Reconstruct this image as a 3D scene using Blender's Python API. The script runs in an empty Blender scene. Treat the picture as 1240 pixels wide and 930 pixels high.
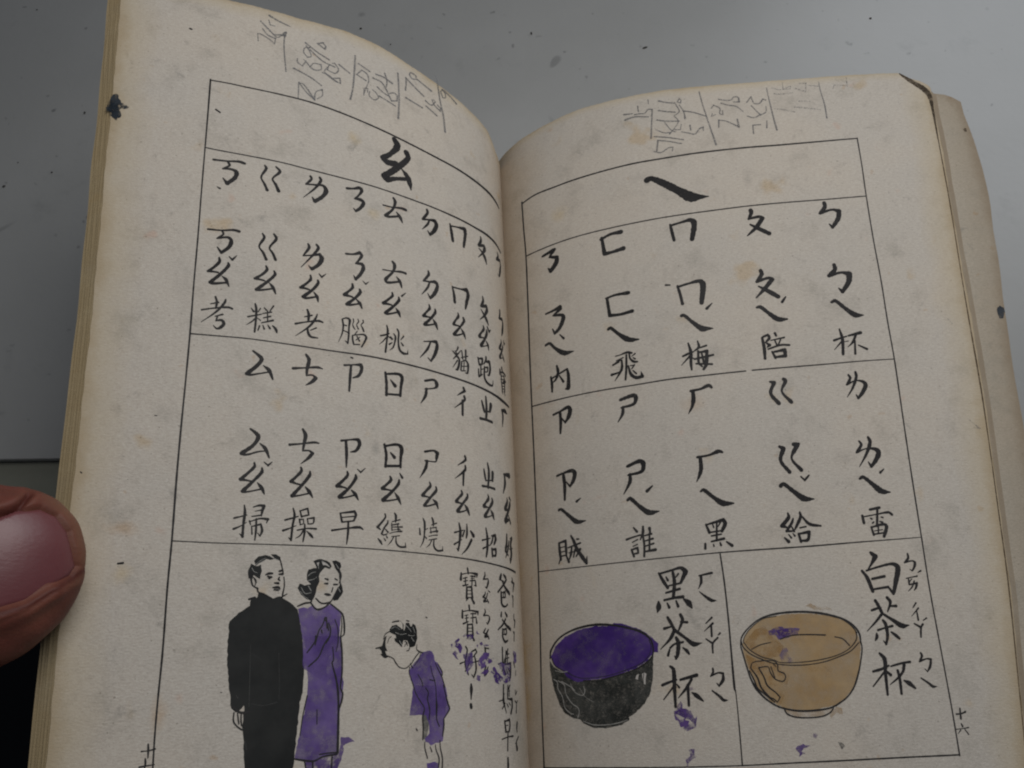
import bpy, bmesh, math, random
import numpy as np
from mathutils import Vector, Matrix
from mathutils.geometry import tessellate_polygon
random.seed(7)
S = bpy.context.scene
C = S.collection

# ------------------------------------------------------------------ camera, world, lamps, exposure
# book space is measured in millimetres in the camera's axes; world metres: desk top at z = 0
AX = np.array([[1, 0, 0], [0, .925, -.380], [0, .380, .925]])
AX[1] /= np.linalg.norm(AX[1]); AX[2] /= np.linalg.norm(AX[2])
CAM_H = .2522
def world(P):
    W = np.asarray(P, float) @ AX.T * .001
    W[..., 2] += CAM_H
    return W
cd = bpy.data.cameras.new('camera'); cam = bpy.data.objects.new('camera', cd); C.objects.link(cam)
FPX = 1120 * 0.8589245242721277
cd.sensor_fit = 'HORIZONTAL'; cd.sensor_width = 36; cd.lens = 36 * FPX / 1240
cd.clip_start = .005; cd.clip_end = 50
m = Matrix([[*AX[0]], [*AX[1]], [*AX[2]]]).to_4x4()
cam.matrix_world = Matrix.Translation((0, 0, CAM_H)) @ m
S.camera = cam
w = bpy.data.worlds.new('World'); S.world = w; w.use_nodes = True
bg = w.node_tree.nodes['Background']; bg.inputs[0].default_value = (.70, .80, 1, 1); bg.inputs[1].default_value = .05
def area(name, loc, target, size, size_y, power, col):
    l = bpy.data.lights.new(name, 'AREA'); l.shape = 'RECTANGLE'; l.size = size; l.size_y = size_y
    l.energy = power; l.color = col
    o = bpy.data.objects.new(name, l); C.objects.link(o); o.location = loc
    o.rotation_euler = (Vector(target) - Vector(loc)).to_track_quat('-Z', 'Y').to_euler()
    return o
area('ceiling_light', (.08, .19, .36), (.04, .06, .03), .22, .22, .60, (1, .985, .96))
area('window_light', (.95, 1.15, .80), (.10, .10, .0), .90, .90, 4.0, (.92, .96, 1))
S.view_settings.view_transform = 'Standard'; S.view_settings.look = 'None'
S.cycles.pixel_filter_type = 'BLACKMAN_HARRIS'; S.cycles.filter_width = 2.1   # the photograph is a little soft
S.view_settings.gamma = 1; S.view_settings.exposure = 0

# ------------------------------------------------------------------ materials
def mat(name):
    M = bpy.data.materials.new(name); M.use_nodes = True
    return M, M.node_tree.nodes, M.node_tree.links, M.node_tree.nodes['Principled BSDF']
def nd(N, t, **k):
    n = N.new(t)
    for a, b in k.items():
        if a.startswith('i_'): n.inputs[a[2:].replace('_', ' ')].default_value = b
        else: setattr(n, a, b)
    return n
def ramp(N, pts):
    r = N.new('ShaderNodeValToRGB'); e = r.color_ramp.elements
    while len(e) < len(pts): e.new(.5)
    for x, (p, c) in zip(e, pts): x.position = p; x.color = c if len(c) == 4 else (*c, 1)
    return r
def mixc(N, L, fac, a, b, mode='MIX'):
    n = N.new('ShaderNodeMix'); n.data_type = 'RGBA'; n.blend_type = mode
    for i, v in ((0, fac), (6, a), (7, b)):
        if hasattr(v, 'is_linked') or hasattr(v, 'links'): L.new(v, n.inputs[i])
        else: n.inputs[i].default_value = v
    return n.outputs[2]
def mth(N, L, op, a, b=0., cl=False):
    n = N.new('ShaderNodeMath'); n.operation = op; n.use_clamp = cl
    for i, v in ((0, a), (1, b)):
        if hasattr(v, 'links'): L.new(v, n.inputs[i])
        else: n.inputs[i].default_value = v
    return n.outputs[0]

def paper(name, base, aged, seed=0., stain=1., spots=()):
    """old wood-pulp paper; UV is page position in decimetres, attribute 'rim' the millimetres to the nearest cut edge"""
    M, N, L, B = mat(name)
    uv = N.new('ShaderNodeUVMap'); mp = nd(N, 'ShaderNodeMapping'); mp.inputs['Location'].default_value = (seed, seed * .7, seed)
    L.new(uv.outputs[0], mp.inputs[0]); U = mp.outputs[0]
    def noise(sc, det=4, ro=.55, vec=U, dist=0.):
        n = nd(N, 'ShaderNodeTexNoise', i_Scale=sc, i_Detail=det, i_Roughness=ro, i_Distortion=dist); L.new(vec, n.inputs['Vector']); return n.outputs[0]
    col = mixc(N, L, ramp_out(N, L, noise(2.6, 5), .35, .68), base, [c * k for c, k in zip(base[:3], (1.06, 1.03, 1.0))] + [1])
    # cloudy greyish show-through of the print on the other side
    g = ramp_out(N, L, noise(9, 6, .7), .50, .72)
    col = mixc(N, L, mth(N, L, 'MULTIPLY', g, .24 * stain), col, (.30, .29, .26, 1))
    col = mixc(N, L, mth(N, L, 'MULTIPLY', ramp_out(N, L, noise(16, 8, .75, dist=.6), .57, .72), .30 * stain), col, (.24, .235, .22, 1))
    # foxing: small yellow-brown blots
    f = ramp_out(N, L, noise(7.5, 3, .5), .66, .76)
    col = mixc(N, L, mth(N, L, 'MULTIPLY', f, .24 * stain), col, (.45, .30, .12, 1))
    f = ramp_out(N, L, noise(24, 2, .5), .71, .78)
    col = mixc(N, L, mth(N, L, 'MULTIPLY', f, .22 * stain), col, (.40, .26, .14, 1))
    f = ramp_out(N, L, noise(13, 2, .5), .70, .80)
    col = mixc(N, L, mth(N, L, 'MULTIPLY', f, .22 * stain), col, (.55, .33, .25, 1))
    # single blots with a place of their own: (s, t, radius across, radius down, strength, colour)
    for s_, t_, a_, b_, k_, c_ in spots:
        mq = nd(N, 'ShaderNodeMapping'); mq.inputs['Scale'].default_value = (100 / a_, 100 / b_, 0); mq.inputs['Location'].default_value = (-s_ / a_, -t_ / b_, 0)
        L.new(uv.outputs[0], mq.inputs[0]); ln = nd(N, 'ShaderNodeVectorMath', operation='LENGTH'); L.new(mq.outputs[0], ln.inputs[0])
        dd = mth(N, L, 'ADD', ln.outputs['Value'], mth(N, L, 'MULTIPLY', mth(N, L, 'SUBTRACT', noise(22 / (.3 + .2 * a_), 4, .7), .5), 2.6))
        col = mixc(N, L, mth(N, L, 'MULTIPLY', ramp_out(N, L, dd, 1.5, 0.), k_ * .75), col, (*c_, 1))
    # pulp flecks
    st = nd(N, 'ShaderNodeMapping'); st.inputs['Scale'].default_value = (1, 3.2, 1); L.new(uv.outputs[0], st.inputs[0])
    fib = noise(95, 4, .6, st.outputs[0], .4); fine = noise(260, 3, .6)
    col = mixc(N, L, .68, col, mixc(N, L, fib, (.30, .29, .26, 1), (.78, .76, .72, 1)), 'OVERLAY')
    col = mixc(N, L, .42, col, mixc(N, L, fine, (.25, .25, .25, 1), (.78, .78, .78, 1)), 'OVERLAY')
    sp = ramp_out(N, L, noise(120, 1, .4), .74, .78)
    col = mixc(N, L, mth(N, L, 'MULTIPLY', sp, .5), col, (.16, .13, .10, 1))
    # browned towards the cut edges
    at = nd(N, 'ShaderNodeAttribute', attribute_name='rim')
    r = mth(N, L, 'ADD', at.outputs['Fac'], mth(N, L, 'MULTIPLY', mth(N, L, 'SUBTRACT', noise(5, 5, .7), .5), -9.))
    e1 = ramp_out(N, L, mth(N, L, 'DIVIDE', r, 10.), 1., 0.)
    col = mixc(N, L, mth(N, L, 'MULTIPLY', e1, .60), col, aged)
    e2 = ramp_out(N, L, mth(N, L, 'DIVIDE', r, 3.), 1., 0.)
    col = mixc(N, L, mth(N, L, 'MULTIPLY', e2, .34), col, [aged[0] * .62, aged[1] * .52, aged[2] * .40, 1])
    # warm shade and staining of the gutter, painted into the paper colour
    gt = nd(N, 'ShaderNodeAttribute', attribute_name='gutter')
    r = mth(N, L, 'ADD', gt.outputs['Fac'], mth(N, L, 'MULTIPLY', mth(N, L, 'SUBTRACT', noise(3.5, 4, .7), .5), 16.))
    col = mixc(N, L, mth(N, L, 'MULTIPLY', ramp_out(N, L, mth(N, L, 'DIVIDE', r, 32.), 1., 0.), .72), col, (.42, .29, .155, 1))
    L.new(col, B.inputs['Base Color'])
    B.inputs['Roughness'].default_value = .88; B.inputs['Specular IOR Level'].default_value = .12
    bp = nd(N, 'ShaderNodeBump', i_Strength=.6, i_Distance=.00016)
    L.new(mth(N, L, 'ADD', mth(N, L, 'MULTIPLY', fib, .7), mth(N, L, 'MULTIPLY', fine, .4)), bp.inputs['Height'])
    b2 = nd(N, 'ShaderNodeBump', i_Strength=.30, i_Distance=.0006); L.new(noise(11, 3), b2.inputs['Height']); L.new(bp.outputs[0], b2.inputs['Normal'])
    L.new(b2.outputs[0], B.inputs['Normal'])
    return M
def ramp_out(N, L, v, a, b):
    n = N.new('ShaderNodeMapRange'); n.interpolation_type = 'SMOOTHSTEP' if a < b else 'LINEAR'; n.clamp = True
    L.new(v, n.inputs[0]); n.inputs[1].default_value = min(a, b); n.inputs[2].default_value = max(a, b)
    n.inputs[3].default_value = 0 if a < b else 1; n.inputs[4].default_value = 1 if a < b else 0
    return n.outputs[0]
def ink(name, col, col2, sc, lo, hi, amax, amin=0., sc2=30., rough=.7, grain=0.):
    """printing ink or paint lying on the paper; broken up where the paper's fibres refused it"""
    M, N, L, B = mat(name)
    tc = N.new('ShaderNodeTexCoord')
    def noise(s, d=3, r=.6):
        n = nd(N, 'ShaderNodeTexNoise', i_Scale=s, i_Detail=d, i_Roughness=r); L.new(tc.outputs['Object'], n.inputs['Vector']); return n.outputs[0]
    L.new(mixc(N, L, ramp_out(N, L, noise(sc2, 5, .65), .36, .66), (*col, 1), (*col2, 1)), B.inputs['Base Color'])
    B.inputs['Roughness'].default_value = rough; B.inputs['Specular IOR Level'].default_value = .2
    a = ramp_out(N, L, noise(sc, 4, .7), lo, hi)
    a = mth(N, L, 'ADD', mth(N, L, 'MULTIPLY', a, amax - amin), amin)
    if grain: a = mth(N, L, 'SUBTRACT', a, mth(N, L, 'MULTIPLY', ramp_out(N, L, noise(1900, 2, .8), .50, .62), grain), True)
    L.new(a, B.inputs['Alpha'])
    return M
PAPER = (.520, .485, .450, 1); AGED = (.53, .43, .27, 1)
YEL = (.50, .36, .14); ORA = (.46, .29, .15); GRE = (.27, .265, .25)
MT = {
 'page_l': paper('aged_paper', PAPER, AGED, 0., 1.7, [(78.8, 6.4, 1.6, 1.8, .5, YEL), (72.7, 29.4, 1.8, 1.4, .4, YEL), (126.5, 117.1, 2.6, 1.2, .55, ORA), (125.6, 126.1, 1.4, 1.8, .45, YEL), (116.7, 151.8, 1.5, 2.6, .5, ORA), (72.4, 95.3, 1.0, 1.5, .8, GRE), (100, 150, 2, 2, .25, ORA), (60, 60, 2.4, 1.5, .3, (.50, .42, .36)), (24, 160, 7, 9, .9, GRE), (31, 148, 4, 4, .6, GRE), (118, 60, 3, 5, .3, GRE), (88, 72, 4, 3, .25, GRE)]), 'page_r': paper('aged_paper_facing', PAPER, AGED, 3.3, 1.5, [(13.9, 141.7, 2.8, 5.0, .8, YEL), (13.9, 153.0, 2.6, 4.2, .8, YEL), (13.3, 119.9, 2.4, 4., .5, YEL), (36.0, 10.8, 2.4, 2.0, .45, YEL), (93.8, 10.5, 1.3, 2.6, .5, GRE), (79., 66., 2.6, 1.8, .35, GRE), (62., 5., 3, 1.2, .3, GRE), (110., 98., 3, 1.6, .4, GRE), (96., 60., 2.4, 1.4, .35, GRE), (34.1, -23., 1.3, .8, .6, ORA), (72, 80, 3, 2, .3, ORA)]),
 'leaf': paper('aged_paper_leaf', (.40, .345, .245, 1), (.34, .265, .15, 1), 5.1, 1.6),
 'under': paper('aged_paper_browned', (.41, .375, .325, 1), (.33, .27, .20, 1), 8.7, 2.2),
 'ink': ink('black_ink', (.020, .019, .020), (.040, .038, .038), 900, .28, .48, .97, .72),
 'print': ink('black_ink_solid', (.012, .013, .013), (.024, .025, .024), 330, .26, .50, .99, .92, 70, .6, .0),
 'mottled': ink('black_ink_mottled', (.022, .024, .022), (.070, .072, .066), 700, .34, .58, .97, .70, 130, .6, .22),
 'wash_grey': ink('grey_ink', (.09, .09, .09), (.13, .13, .12), 600, .3, .6, .8, .3),
 'purple': ink('purple_paint', (.042, .015, .150), (.115, .058, .27), 260, .32, .64, .96, .68, 60, .75),
 'purple_dress': ink('purple_paint_dress', (.080, .042, .20), (.19, .13, .34), 300, .34, .64, .92, .56, 55, .75),
 'purple_light': ink('purple_paint_thin', (.085, .045, .19), (.16, .11, .27), 500, .34, .60, .85, .12, 120, .8),
 'purple_faint': ink('purple_paint_trace', (.16, .11, .24), (.22, .17, .28), 400, .36, .62, .55, .0, 120, .8),
 'tan': ink('tan_paint', (.42, .265, .115), (.47, .335, .19), 160, .30, .66, .88, .50, 60, .8),
 'tan_light': ink('tan_paint_thin', (.48, .34, .20), (.52, .40, .28), 260, .36, .66, .6, .10, 80, .8),
 'tan_strong': ink('tan_paint_thick', (.42, .22, .06), (.42, .27, .12), 190, .42, .68, .5, .0, 70, .8),
 'paper': ink('bare_paper', PAPER[:3], (.50, .48, .43), 300, .1, .2, 1, .9),
 'purple_splash': ink('purple_paint_splashed', (.060, .027, .16), (.13, .075, .25), 620, .40, .54, .93, .06, 160, .75),
 'line_pale': ink('pale_line', (.42, .41, .38), (.48, .46, .43), 900, .3, .55, .95, .5),
 'pencil': ink('pencil_graphite', (.16, .16, .165), (.21, .21, .215), 2600, .34, .60, .80, .15, 200, .5),
 'pencil_faint': ink('pencil_rubbed', (.20, .20, .205), (.26, .26, .26), 2200, .40, .66, .55, .02, 200, .5),
 'char_shade': ink('scorch_shade_brown', (.05, .035, .022), (.12, .08, .045), 500, .3, .6, .9, .35),  # also paints the shadow line down the right page's outer edge
 'stain_tan': ink('water_stain', (.52, .34, .12), (.50, .36, .18), 300, .25, .75, .42, .0, 60, .85),
 'stain_grey': ink('grey_smudge', (.25, .245, .235), (.30, .29, .28), 500, .35, .75, .5, .0, 80, .85),
 'spill': ink('dried_ink_spill', (.022, .030, .040), (.05, .058, .068), 420, .28, .56, .92, .0, 200, .4),
}

# ------------------------------------------------------------------ object helpers
def tag(o, label=None, cat=None, group=None, kind=None):
    for k, v in (('label', label), ('category', cat), ('group', group), ('kind', kind)):
        if v: o[k] = v
    return o
def empty(name, loc=(0, 0, 0)):
    o = bpy.data.objects.new(name, None); o.empty_display_size = .01; o.location = loc; C.objects.link(o); return o
def mesh_obj(name, V, Fc, M, parent=None, smooth=True):
    me = bpy.data.meshes.new(name); me.from_pydata([tuple(v) for v in V], [], [tuple(f) for f in Fc])
    if smooth: me.polygons.foreach_set('use_smooth', [True] * len(me.polygons))
    if M: me.materials.append(M)
    o = bpy.data.objects.new(name, me); C.objects.link(o)
    if parent: o.parent = parent; o.matrix_parent_inverse = Matrix.Translation(-Vector(parent.location)) if parent.type == 'EMPTY' else Matrix()
    me.update(); return o

# ------------------------------------------------------------------ the desk
def desk():
    M, N, L, B = mat('painted_desk')
    tc = N.new('ShaderNodeTexCoord')
    def noise(s, d=3, r=.6, di=0.):
        n = nd(N, 'ShaderNodeTexNoise', i_Scale=s, i_Detail=d, i_Roughness=r, i_Distortion=di); L.new(tc.outputs['Object'], n.inputs['Vector']); return n.outputs[0]
    c = mixc(N, L, ramp_out(N, L, noise(9, 4), .35, .7), (.35, .352, .342, 1), (.39, .392, .383, 1))
    c = mixc(N, L, mth(N, L, 'MULTIPLY', ramp_out(N, L, noise(38, 5, .7), .58, .74), .16), c, (.09, .09, .088, 1))
    c = mixc(N, L, mth(N, L, 'MULTIPLY', ramp_out(N, L, noise(170, 2, .5), .68, .76), .5), c, (.05, .05, .05, 1))
    c = mixc(N, L, mth(N, L, 'MULTIPLY', ramp_out(N, L, noise(21, 1, .4, 2.), .70, .73), .4), c, (.08, .08, .08, 1))
    L.new(c, B.inputs['Base Color']); B.inputs['Roughness'].default_value = .40; B.inputs['Specular IOR Level'].default_value = .9
    B.inputs['Coat Weight'].default_value = .8; B.inputs['Coat Roughness'].default_value = .36; B.inputs['Coat IOR'].default_value = 1.6
    bp = nd(N, 'ShaderNodeBump', i_Strength=.2, i_Distance=.0004); L.new(noise(260, 3), bp.inputs['Height']); L.new(bp.outputs[0], B.inputs['Normal'])
    # front edge of the worn, slightly wavy top
    def slab(name, x0, x1, y0, y1, z0, z1, M, r=.0015):
        bm = bmesh.new(); n = 60; prof = []
        for k in range(5):
            a = math.pi / 2 * k / 4; prof.append((y0 + r - r * math.sin(a), z1 - r + r * math.cos(a)))
        prof.append((y0, z0))
        rows = []
        for i in range(n + 1):
            x = x0 + (x1 - x0) * i / n; j = (random.random() - .5) * .0006
            rows.append([bm.verts.new((x, y1, z1))] + [bm.verts.new((x, y + j, z)) for y, z in prof] + [bm.verts.new((x, y1, z0))])
        for a, b in zip(rows, rows[1:]):
            for i in range(len(a)):
                k = (i + 1) % len(a); bm.faces.new((a[i], a[k], b[k], b[i]))
        bm.faces.new(rows[0][::-1]); bm.faces.new(rows[-1])
        me = bpy.data.meshes.new(name); bm.normal_update(); bmesh.ops.recalc_face_normals(bm, faces=bm.faces[:]); bm.to_mesh(me); me.materials.append(M)
        o = bpy.data.objects.new(name, me); C.objects.link(o); tag(o, kind='structure'); return o
    d = slab('desk_surface', -.9, .9, .0795, 1.3, -.0025, 0., M, .0004)
    d.rotation_euler.z = math.radians(.9)
    M2, N, L, B = mat('worn_grey_ledge')
    tc = N.new('ShaderNodeTexCoord')
    n1 = nd(N, 'ShaderNodeTexNoise', i_Scale=30, i_Detail=6, i_Roughness=.7); L.new(tc.outputs['Object'], n1.inputs['Vector'])
    mp = nd(N, 'ShaderNodeMapping'); mp.inputs['Scale'].default_value = (900, 60, 60); mp.inputs['Rotation'].default_value = (0, 0, .3); L.new(tc.outputs['Object'], mp.inputs[0])
    n2 = nd(N, 'ShaderNodeTexNoise', i_Scale=1., i_Detail=1); L.new(mp.outputs[0], n2.inputs['Vector'])
    c = mixc(N, L, n1.outputs[0], (.20, .203, .165, 1), (.26, .262, .215, 1))
    c = mixc(N, L, mth(N, L, 'MULTIPLY', ramp_out(N, L, n2.outputs[0], .70, .78), .4), c, (.25, .25, .22, 1))
    L.new(c, B.inputs['Base Color']); B.inputs['Roughness'].default_value = .6
    slab('desk_ledge', -.9, .9, .040, 1.3, -.035, -.003, M2, .002)
    M3, N, L, B = mat('dark_floor'); B.inputs['Base Color'].default_value = (.02, .02, .02, 1); B.inputs['Roughness'].default_value = .8
    mesh_obj('floor', [(-3, -3, -.72), (3, -3, -.72), (3, 3, -.72), (-3, 3, -.72)], [(0, 1, 2, 3)], M3)['kind'] = 'structure'
    return d
DESK = desk()
def on_desk(px, py):
    d = np.array([px - 620, -(py - 465), -FPX]) @ AX.T
    k = -CAM_H / d[2]; return d[0] * k, d[1] * k
MC, N_, L_, B_ = mat('dark_crumb'); B_.inputs['Base Color'].default_value = (.06, .058, .055, 1); B_.inputs['Roughness'].default_value = .8
for px, py, l, wd, a, lab in [(437, 35, 6, 5, 0, 'round dark crumb just above the top edge of the left page'), (643.5, 41, 3.5, 7, 15, 'thin upright sliver high in the gap between the two pages'), (781, 58, 12, 4.5, 20, 'longest dark sliver, lying above the right page'), (1054, 22.5, 6, 4, 10, 'small dark crumb above the right page near the corner of the desk'), (103, 137, 3.5, 6, 10, 'dark crumb beside the blackened patch on the left fore edge'), (5, 226, 7, 5, 30, 'largest dark crumb, at the left rim of the desk'), (63, 209, 4, 4, 0, 'small crumb left of the fore edge, between two others'), (22, 197, 3, 2.5, 0, 'tiny pale crumb near the left rim of the desk'), (473, 54, 2.5, 3.5, 0, 'tiny speck just outside the curved top of the left page'), (45, 12, 4, 3, 20, 'tiny crumb in the top left corner of the desk')]:
    x, y = on_desk(px, py); k = .00066 / (FPX / 252 / 1.05)   # metres per pixel on the desk
    bm = bmesh.new(); bmesh.ops.create_icosphere(bm, subdivisions=2, radius=1)
    for v in bm.verts:
        r = 1 + random.uniform(-.22, .22); v.co = Vector((v.co.x * l * k / 2 * r, (v.co.y * r + .35 * v.co.x ** 2) * wd * k / 2, v.co.z * wd * k / 3 * r))
    me = bpy.data.meshes.new('crumb'); bm.to_mesh(me); me.materials.append(MC)
    o = bpy.data.objects.new('crumb', me); C.objects.link(o); o.location = (x, y, wd * k / 4); o.rotation_euler.z = math.radians(a)
    tag(o, lab, 'crumb', 'dark crumbs on the desk')

# ------------------------------------------------------------------ the book's shape
TH = {'L': [3.86596, 3.49138, 3.13552, 2.80395, 2.47126, 2.19891, 1.87416], 'R': [-0.12177, -0.40769, -0.70968, -1.03682, -1.27095, -1.52707, -1.64466]}
KN = [0, 6, 14, 26, 45, 80, 135]
SK = {'L': -3.4037292371290957, 'R': 5.565532626690479}
RB = np.array([[-0.1053490160287105, -0.04181671411368884, -0.9935557091791667], [0.3738205107297512, 0.9241702863878358, -0.07853348022068962], [0.9214986763851214, -0.379684927510376, -0.08172848488691087]]); OB = np.array([-6.331926075668439, 52.00111948431631, -278.06769585344114])
GR = np.arange(0, 701) * .25
def tab(th):
    a = np.interp((GR[1:] + GR[:-1]) / 2, KN, th)
    return np.r_[0, np.cumsum(np.cos(a)) * .25], np.r_[0, np.cumsum(np.sin(a)) * .25]
TB = {k: tab(v) for k, v in TH.items()}
def wave(s, t):
    return .22*np.sin(s/19+t/43+.6)*np.sin(t/31+1.)*np.clip((s-25)/40,0,1)+.10*np.sin(s/7.3-t/23)*np.sin(t/15+s/40)*np.clip((s-30)/30,0,1)
def surf(side, s, t):
    x = np.interp(s, GR, TB[side][0]); z = np.interp(s, GR, TB[side][1])
    return np.stack([(-1 if side == 'L' else 1) * x, -t, z + SK[side] * t * s / 1e4], -1) @ RB.T + OB
def normal(side, s, t):
    e = .2; a = surf(side, s + e, t) - surf(side, s - e, t); b = surf(side, s, t + e) - surf(side, s, t - e)
    n = np.cross(a, b); n /= np.linalg.norm(n, axis=-1, keepdims=True)
    return n if side == 'L' else -n
def P3(side, s, t, h=0.):
    s = np.asarray(s, float); t = np.asarray(t, float)
    return surf(side, s, t) + normal(side, s, t) * (wave(s, t) + h)[..., None]
def PW(side, s, t, h=0.): return world(P3(side, s, t, h))

OUT = {'L': ([-30, -6, 11, 30, 73, 114, 142, 190], [140.4, 139.7, 139, 138.6, 137.3, 136.6, 135.7, 134.5]),
       'R': ([-24, -16, 0, 23, 60, 81, 106, 130, 157, 190], [151.6, 151.6, 151.7, 151.1, 150.7, 150, 148.6, 147.4, 144.7, 142]),
       'U': ([-20, -12, -3, 12, 40, 63, 82, 93, 190], [161.5, 163, 164, 164, 162.6, 161.2, 160.6, 160.2, 156])}
TOP = {'L': ([0, 20, 27, 37, 47, 60, 71, 81, 95, 111, 140], [-19, -20, -24.2, -25.1, -26.4, -28.2, -30.5, -31.1, -29.8, -30.1, -30]),
       'R': ([0, 11, 25, 44, 71, 96, 142.5, 144, 146, 149, 151, 153], [-22, -23.8, -25.3, -27, -26.4, -24.7, -23.8, -23.0, -21.4, -20.2, -18.5, -15.5]),
       'U': ([0, 120, 153, 158, 161, 164], [-19, -19, -17.5, -16.3, -14, -10])}
def jig(x, k): return .06 * math.sin(x * .23 + k) + .05 * math.sin(x * 1.1 + 2 * k) + .05 * math.sin(x * 4.3 + k)
def sheet(name, side, M, parent, prof=None, h=0., ds=0., dt=0., bot=190., nu=60, nv=50, k=0., lift=None):
    prof = prof or side; ox, oy = OUT[prof]; tx, ty = TOP[prof]
    u = np.linspace(0, 1, nu + 1) ** 1.0; v = np.linspace(0, 1, nv + 1)
    U, V = np.meshgrid(u, v)
    tn = -25 + V * (bot + 25)
    so = np.interp(tn, ox, oy) + ds + np.vectorize(lambda a: jig(a, k))(tn)
    s = U * so
    tt = np.interp(s, tx, ty) + dt + np.vectorize(lambda a: jig(a * .7, k + 2))(s)
    t = tt + V * (bot - tt)
    hh = h + np.zeros_like(s)
    if lift: hh = hh + lift(s, t)
    P = PW(side, s, t, hh).reshape(-1, 3)
    F = [(i * (nu + 1) + j, i * (nu + 1) + j + 1, (i + 1) * (nu + 1) + j + 1, (i + 1) * (nu + 1) + j) for i in range(nv) for j in range(nu)]
    o = mesh_obj(name, P, F, M, parent); me = o.data
    uvl = me.uv_layers.new(name='UVMap'); vi = np.empty(len(me.loops), int); me.loops.foreach_get('vertex_index', vi)
    sf, tf = s.ravel(), t.ravel()
    uvl.data.foreach_set('uv', np.stack([sf[vi] * .01, tf[vi] * .01], -1).ravel())
    rim = np.minimum(so.ravel() - sf, (tf - tt.ravel()) * (2.0 if side == 'L' else 3.2) + .6)
    me.attributes.new('rim', 'FLOAT', 'POINT').data.foreach_set('value', rim)
    me.attributes.new('gutter', 'FLOAT', 'POINT').data.foreach_set('value', sf)
    return o

book = tag(empty('open_book', tuple(world(OB))), 'open old Chinese primer with yellowed pages, printed characters and purple crayoned drawings', 'book')
LP = sheet('left_page', 'L', MT['page_l'], book, nu=190, nv=170)
RP = sheet('right_page', 'R', MT['page_r'], book, nu=200, nv=170, k=1.)
for k in range(1, 16):        # leaves stacked under the left page, their edges fanning out at the fore edge
    sheet('leaf', 'L', MT['leaf'], book, h=-.09 - .13 * k, ds=.25 * k + .20 * math.sin(k * 2.4), dt=.3 * math.sin(k * 1.7) + .3, nu=70, nv=46, k=k * 1.3)
for k in range(1, 9):
    sheet('leaf', 'R', MT['leaf'] if k < 4 else MT['under'], book, h=-.10 - .13 * k, ds=(.04 if k < 4 else .26) * k + .10 * math.sin(k * 2.1), dt=.25 + .12 * math.sin(k * 1.9), nu=70, nv=46, k=k * 1.1 + 1)
for k in range(1, 5):         # the last leaves reach out past the others on the right
    sheet('leaf', 'R', MT['under'], book, prof='U', h=-2.3 - .16 * k, ds=-.5 * k + .5, dt=.35 * k - .35, nu=70, nv=46, k=k * 2.3 + 4)
MCV, N_, L_, B_ = mat('brown_card_cover'); B_.inputs['Base Color'].default_value = (.23, .16, .09, 1); B_.inputs['Roughness'].default_value = .8
for sd, hh, nm in (('L', -2.35, 'front_cover'), ('R', -3.5, 'back_cover')):
    c = sheet(nm, sd, MCV, book, h=hh, ds=-1.0, dt=1.2, nu=60, nv=30, k=9)
    sm = c.modifiers.new('board', 'SOLIDIFY'); sm.thickness = .0006; sm.offset = -1

# ------------------------------------------------------------------ print, paint and pencil on the pages
def smooth_stroke(p):
    """centre line and widths; brush corners stay sharp, the rest is rounded"""
    p = np.array(p, float)
    if len(p) == 2: return p
    out = [p[0]]
    for i in range(len(p) - 1):
        p0 = p[max(i - 1, 0)]; p1 = p[i]; p2 = p[i + 1]; p3 = p[min(i + 2, len(p) - 1)]
        def tan(a, b, c):
            d1 = b[:2] - a[:2]; d2 = c[:2] - b[:2]; l1 = np.hypot(*d1); l2 = np.hypot(*d2)
            if l1 < 1e-6 or l2 < 1e-6 or d1 @ d2 < .25 * l1 * l2: return None
            return (c - a) / (l1 + l2)
        L = np.hypot(*(p2 - p1)[:2]); m1 = tan(p0, p1, p2); m2 = tan(p1, p2, p3)
        m1 = (p2 - p1) if m1 is None else m1 * L; m2 = (p2 - p1) if m2 is None else m2 * L
        n = max(2, min(14, int(L / .35)))
        for k in range(1, n + 1):
            u = k / n; out.append((2*u**3-3*u**2+1)*p1+(u**3-2*u**2+u)*m1+(-2*u**3+3*u**2)*p2+(u**3-u**2)*m2)
    return np.array(out)
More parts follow.
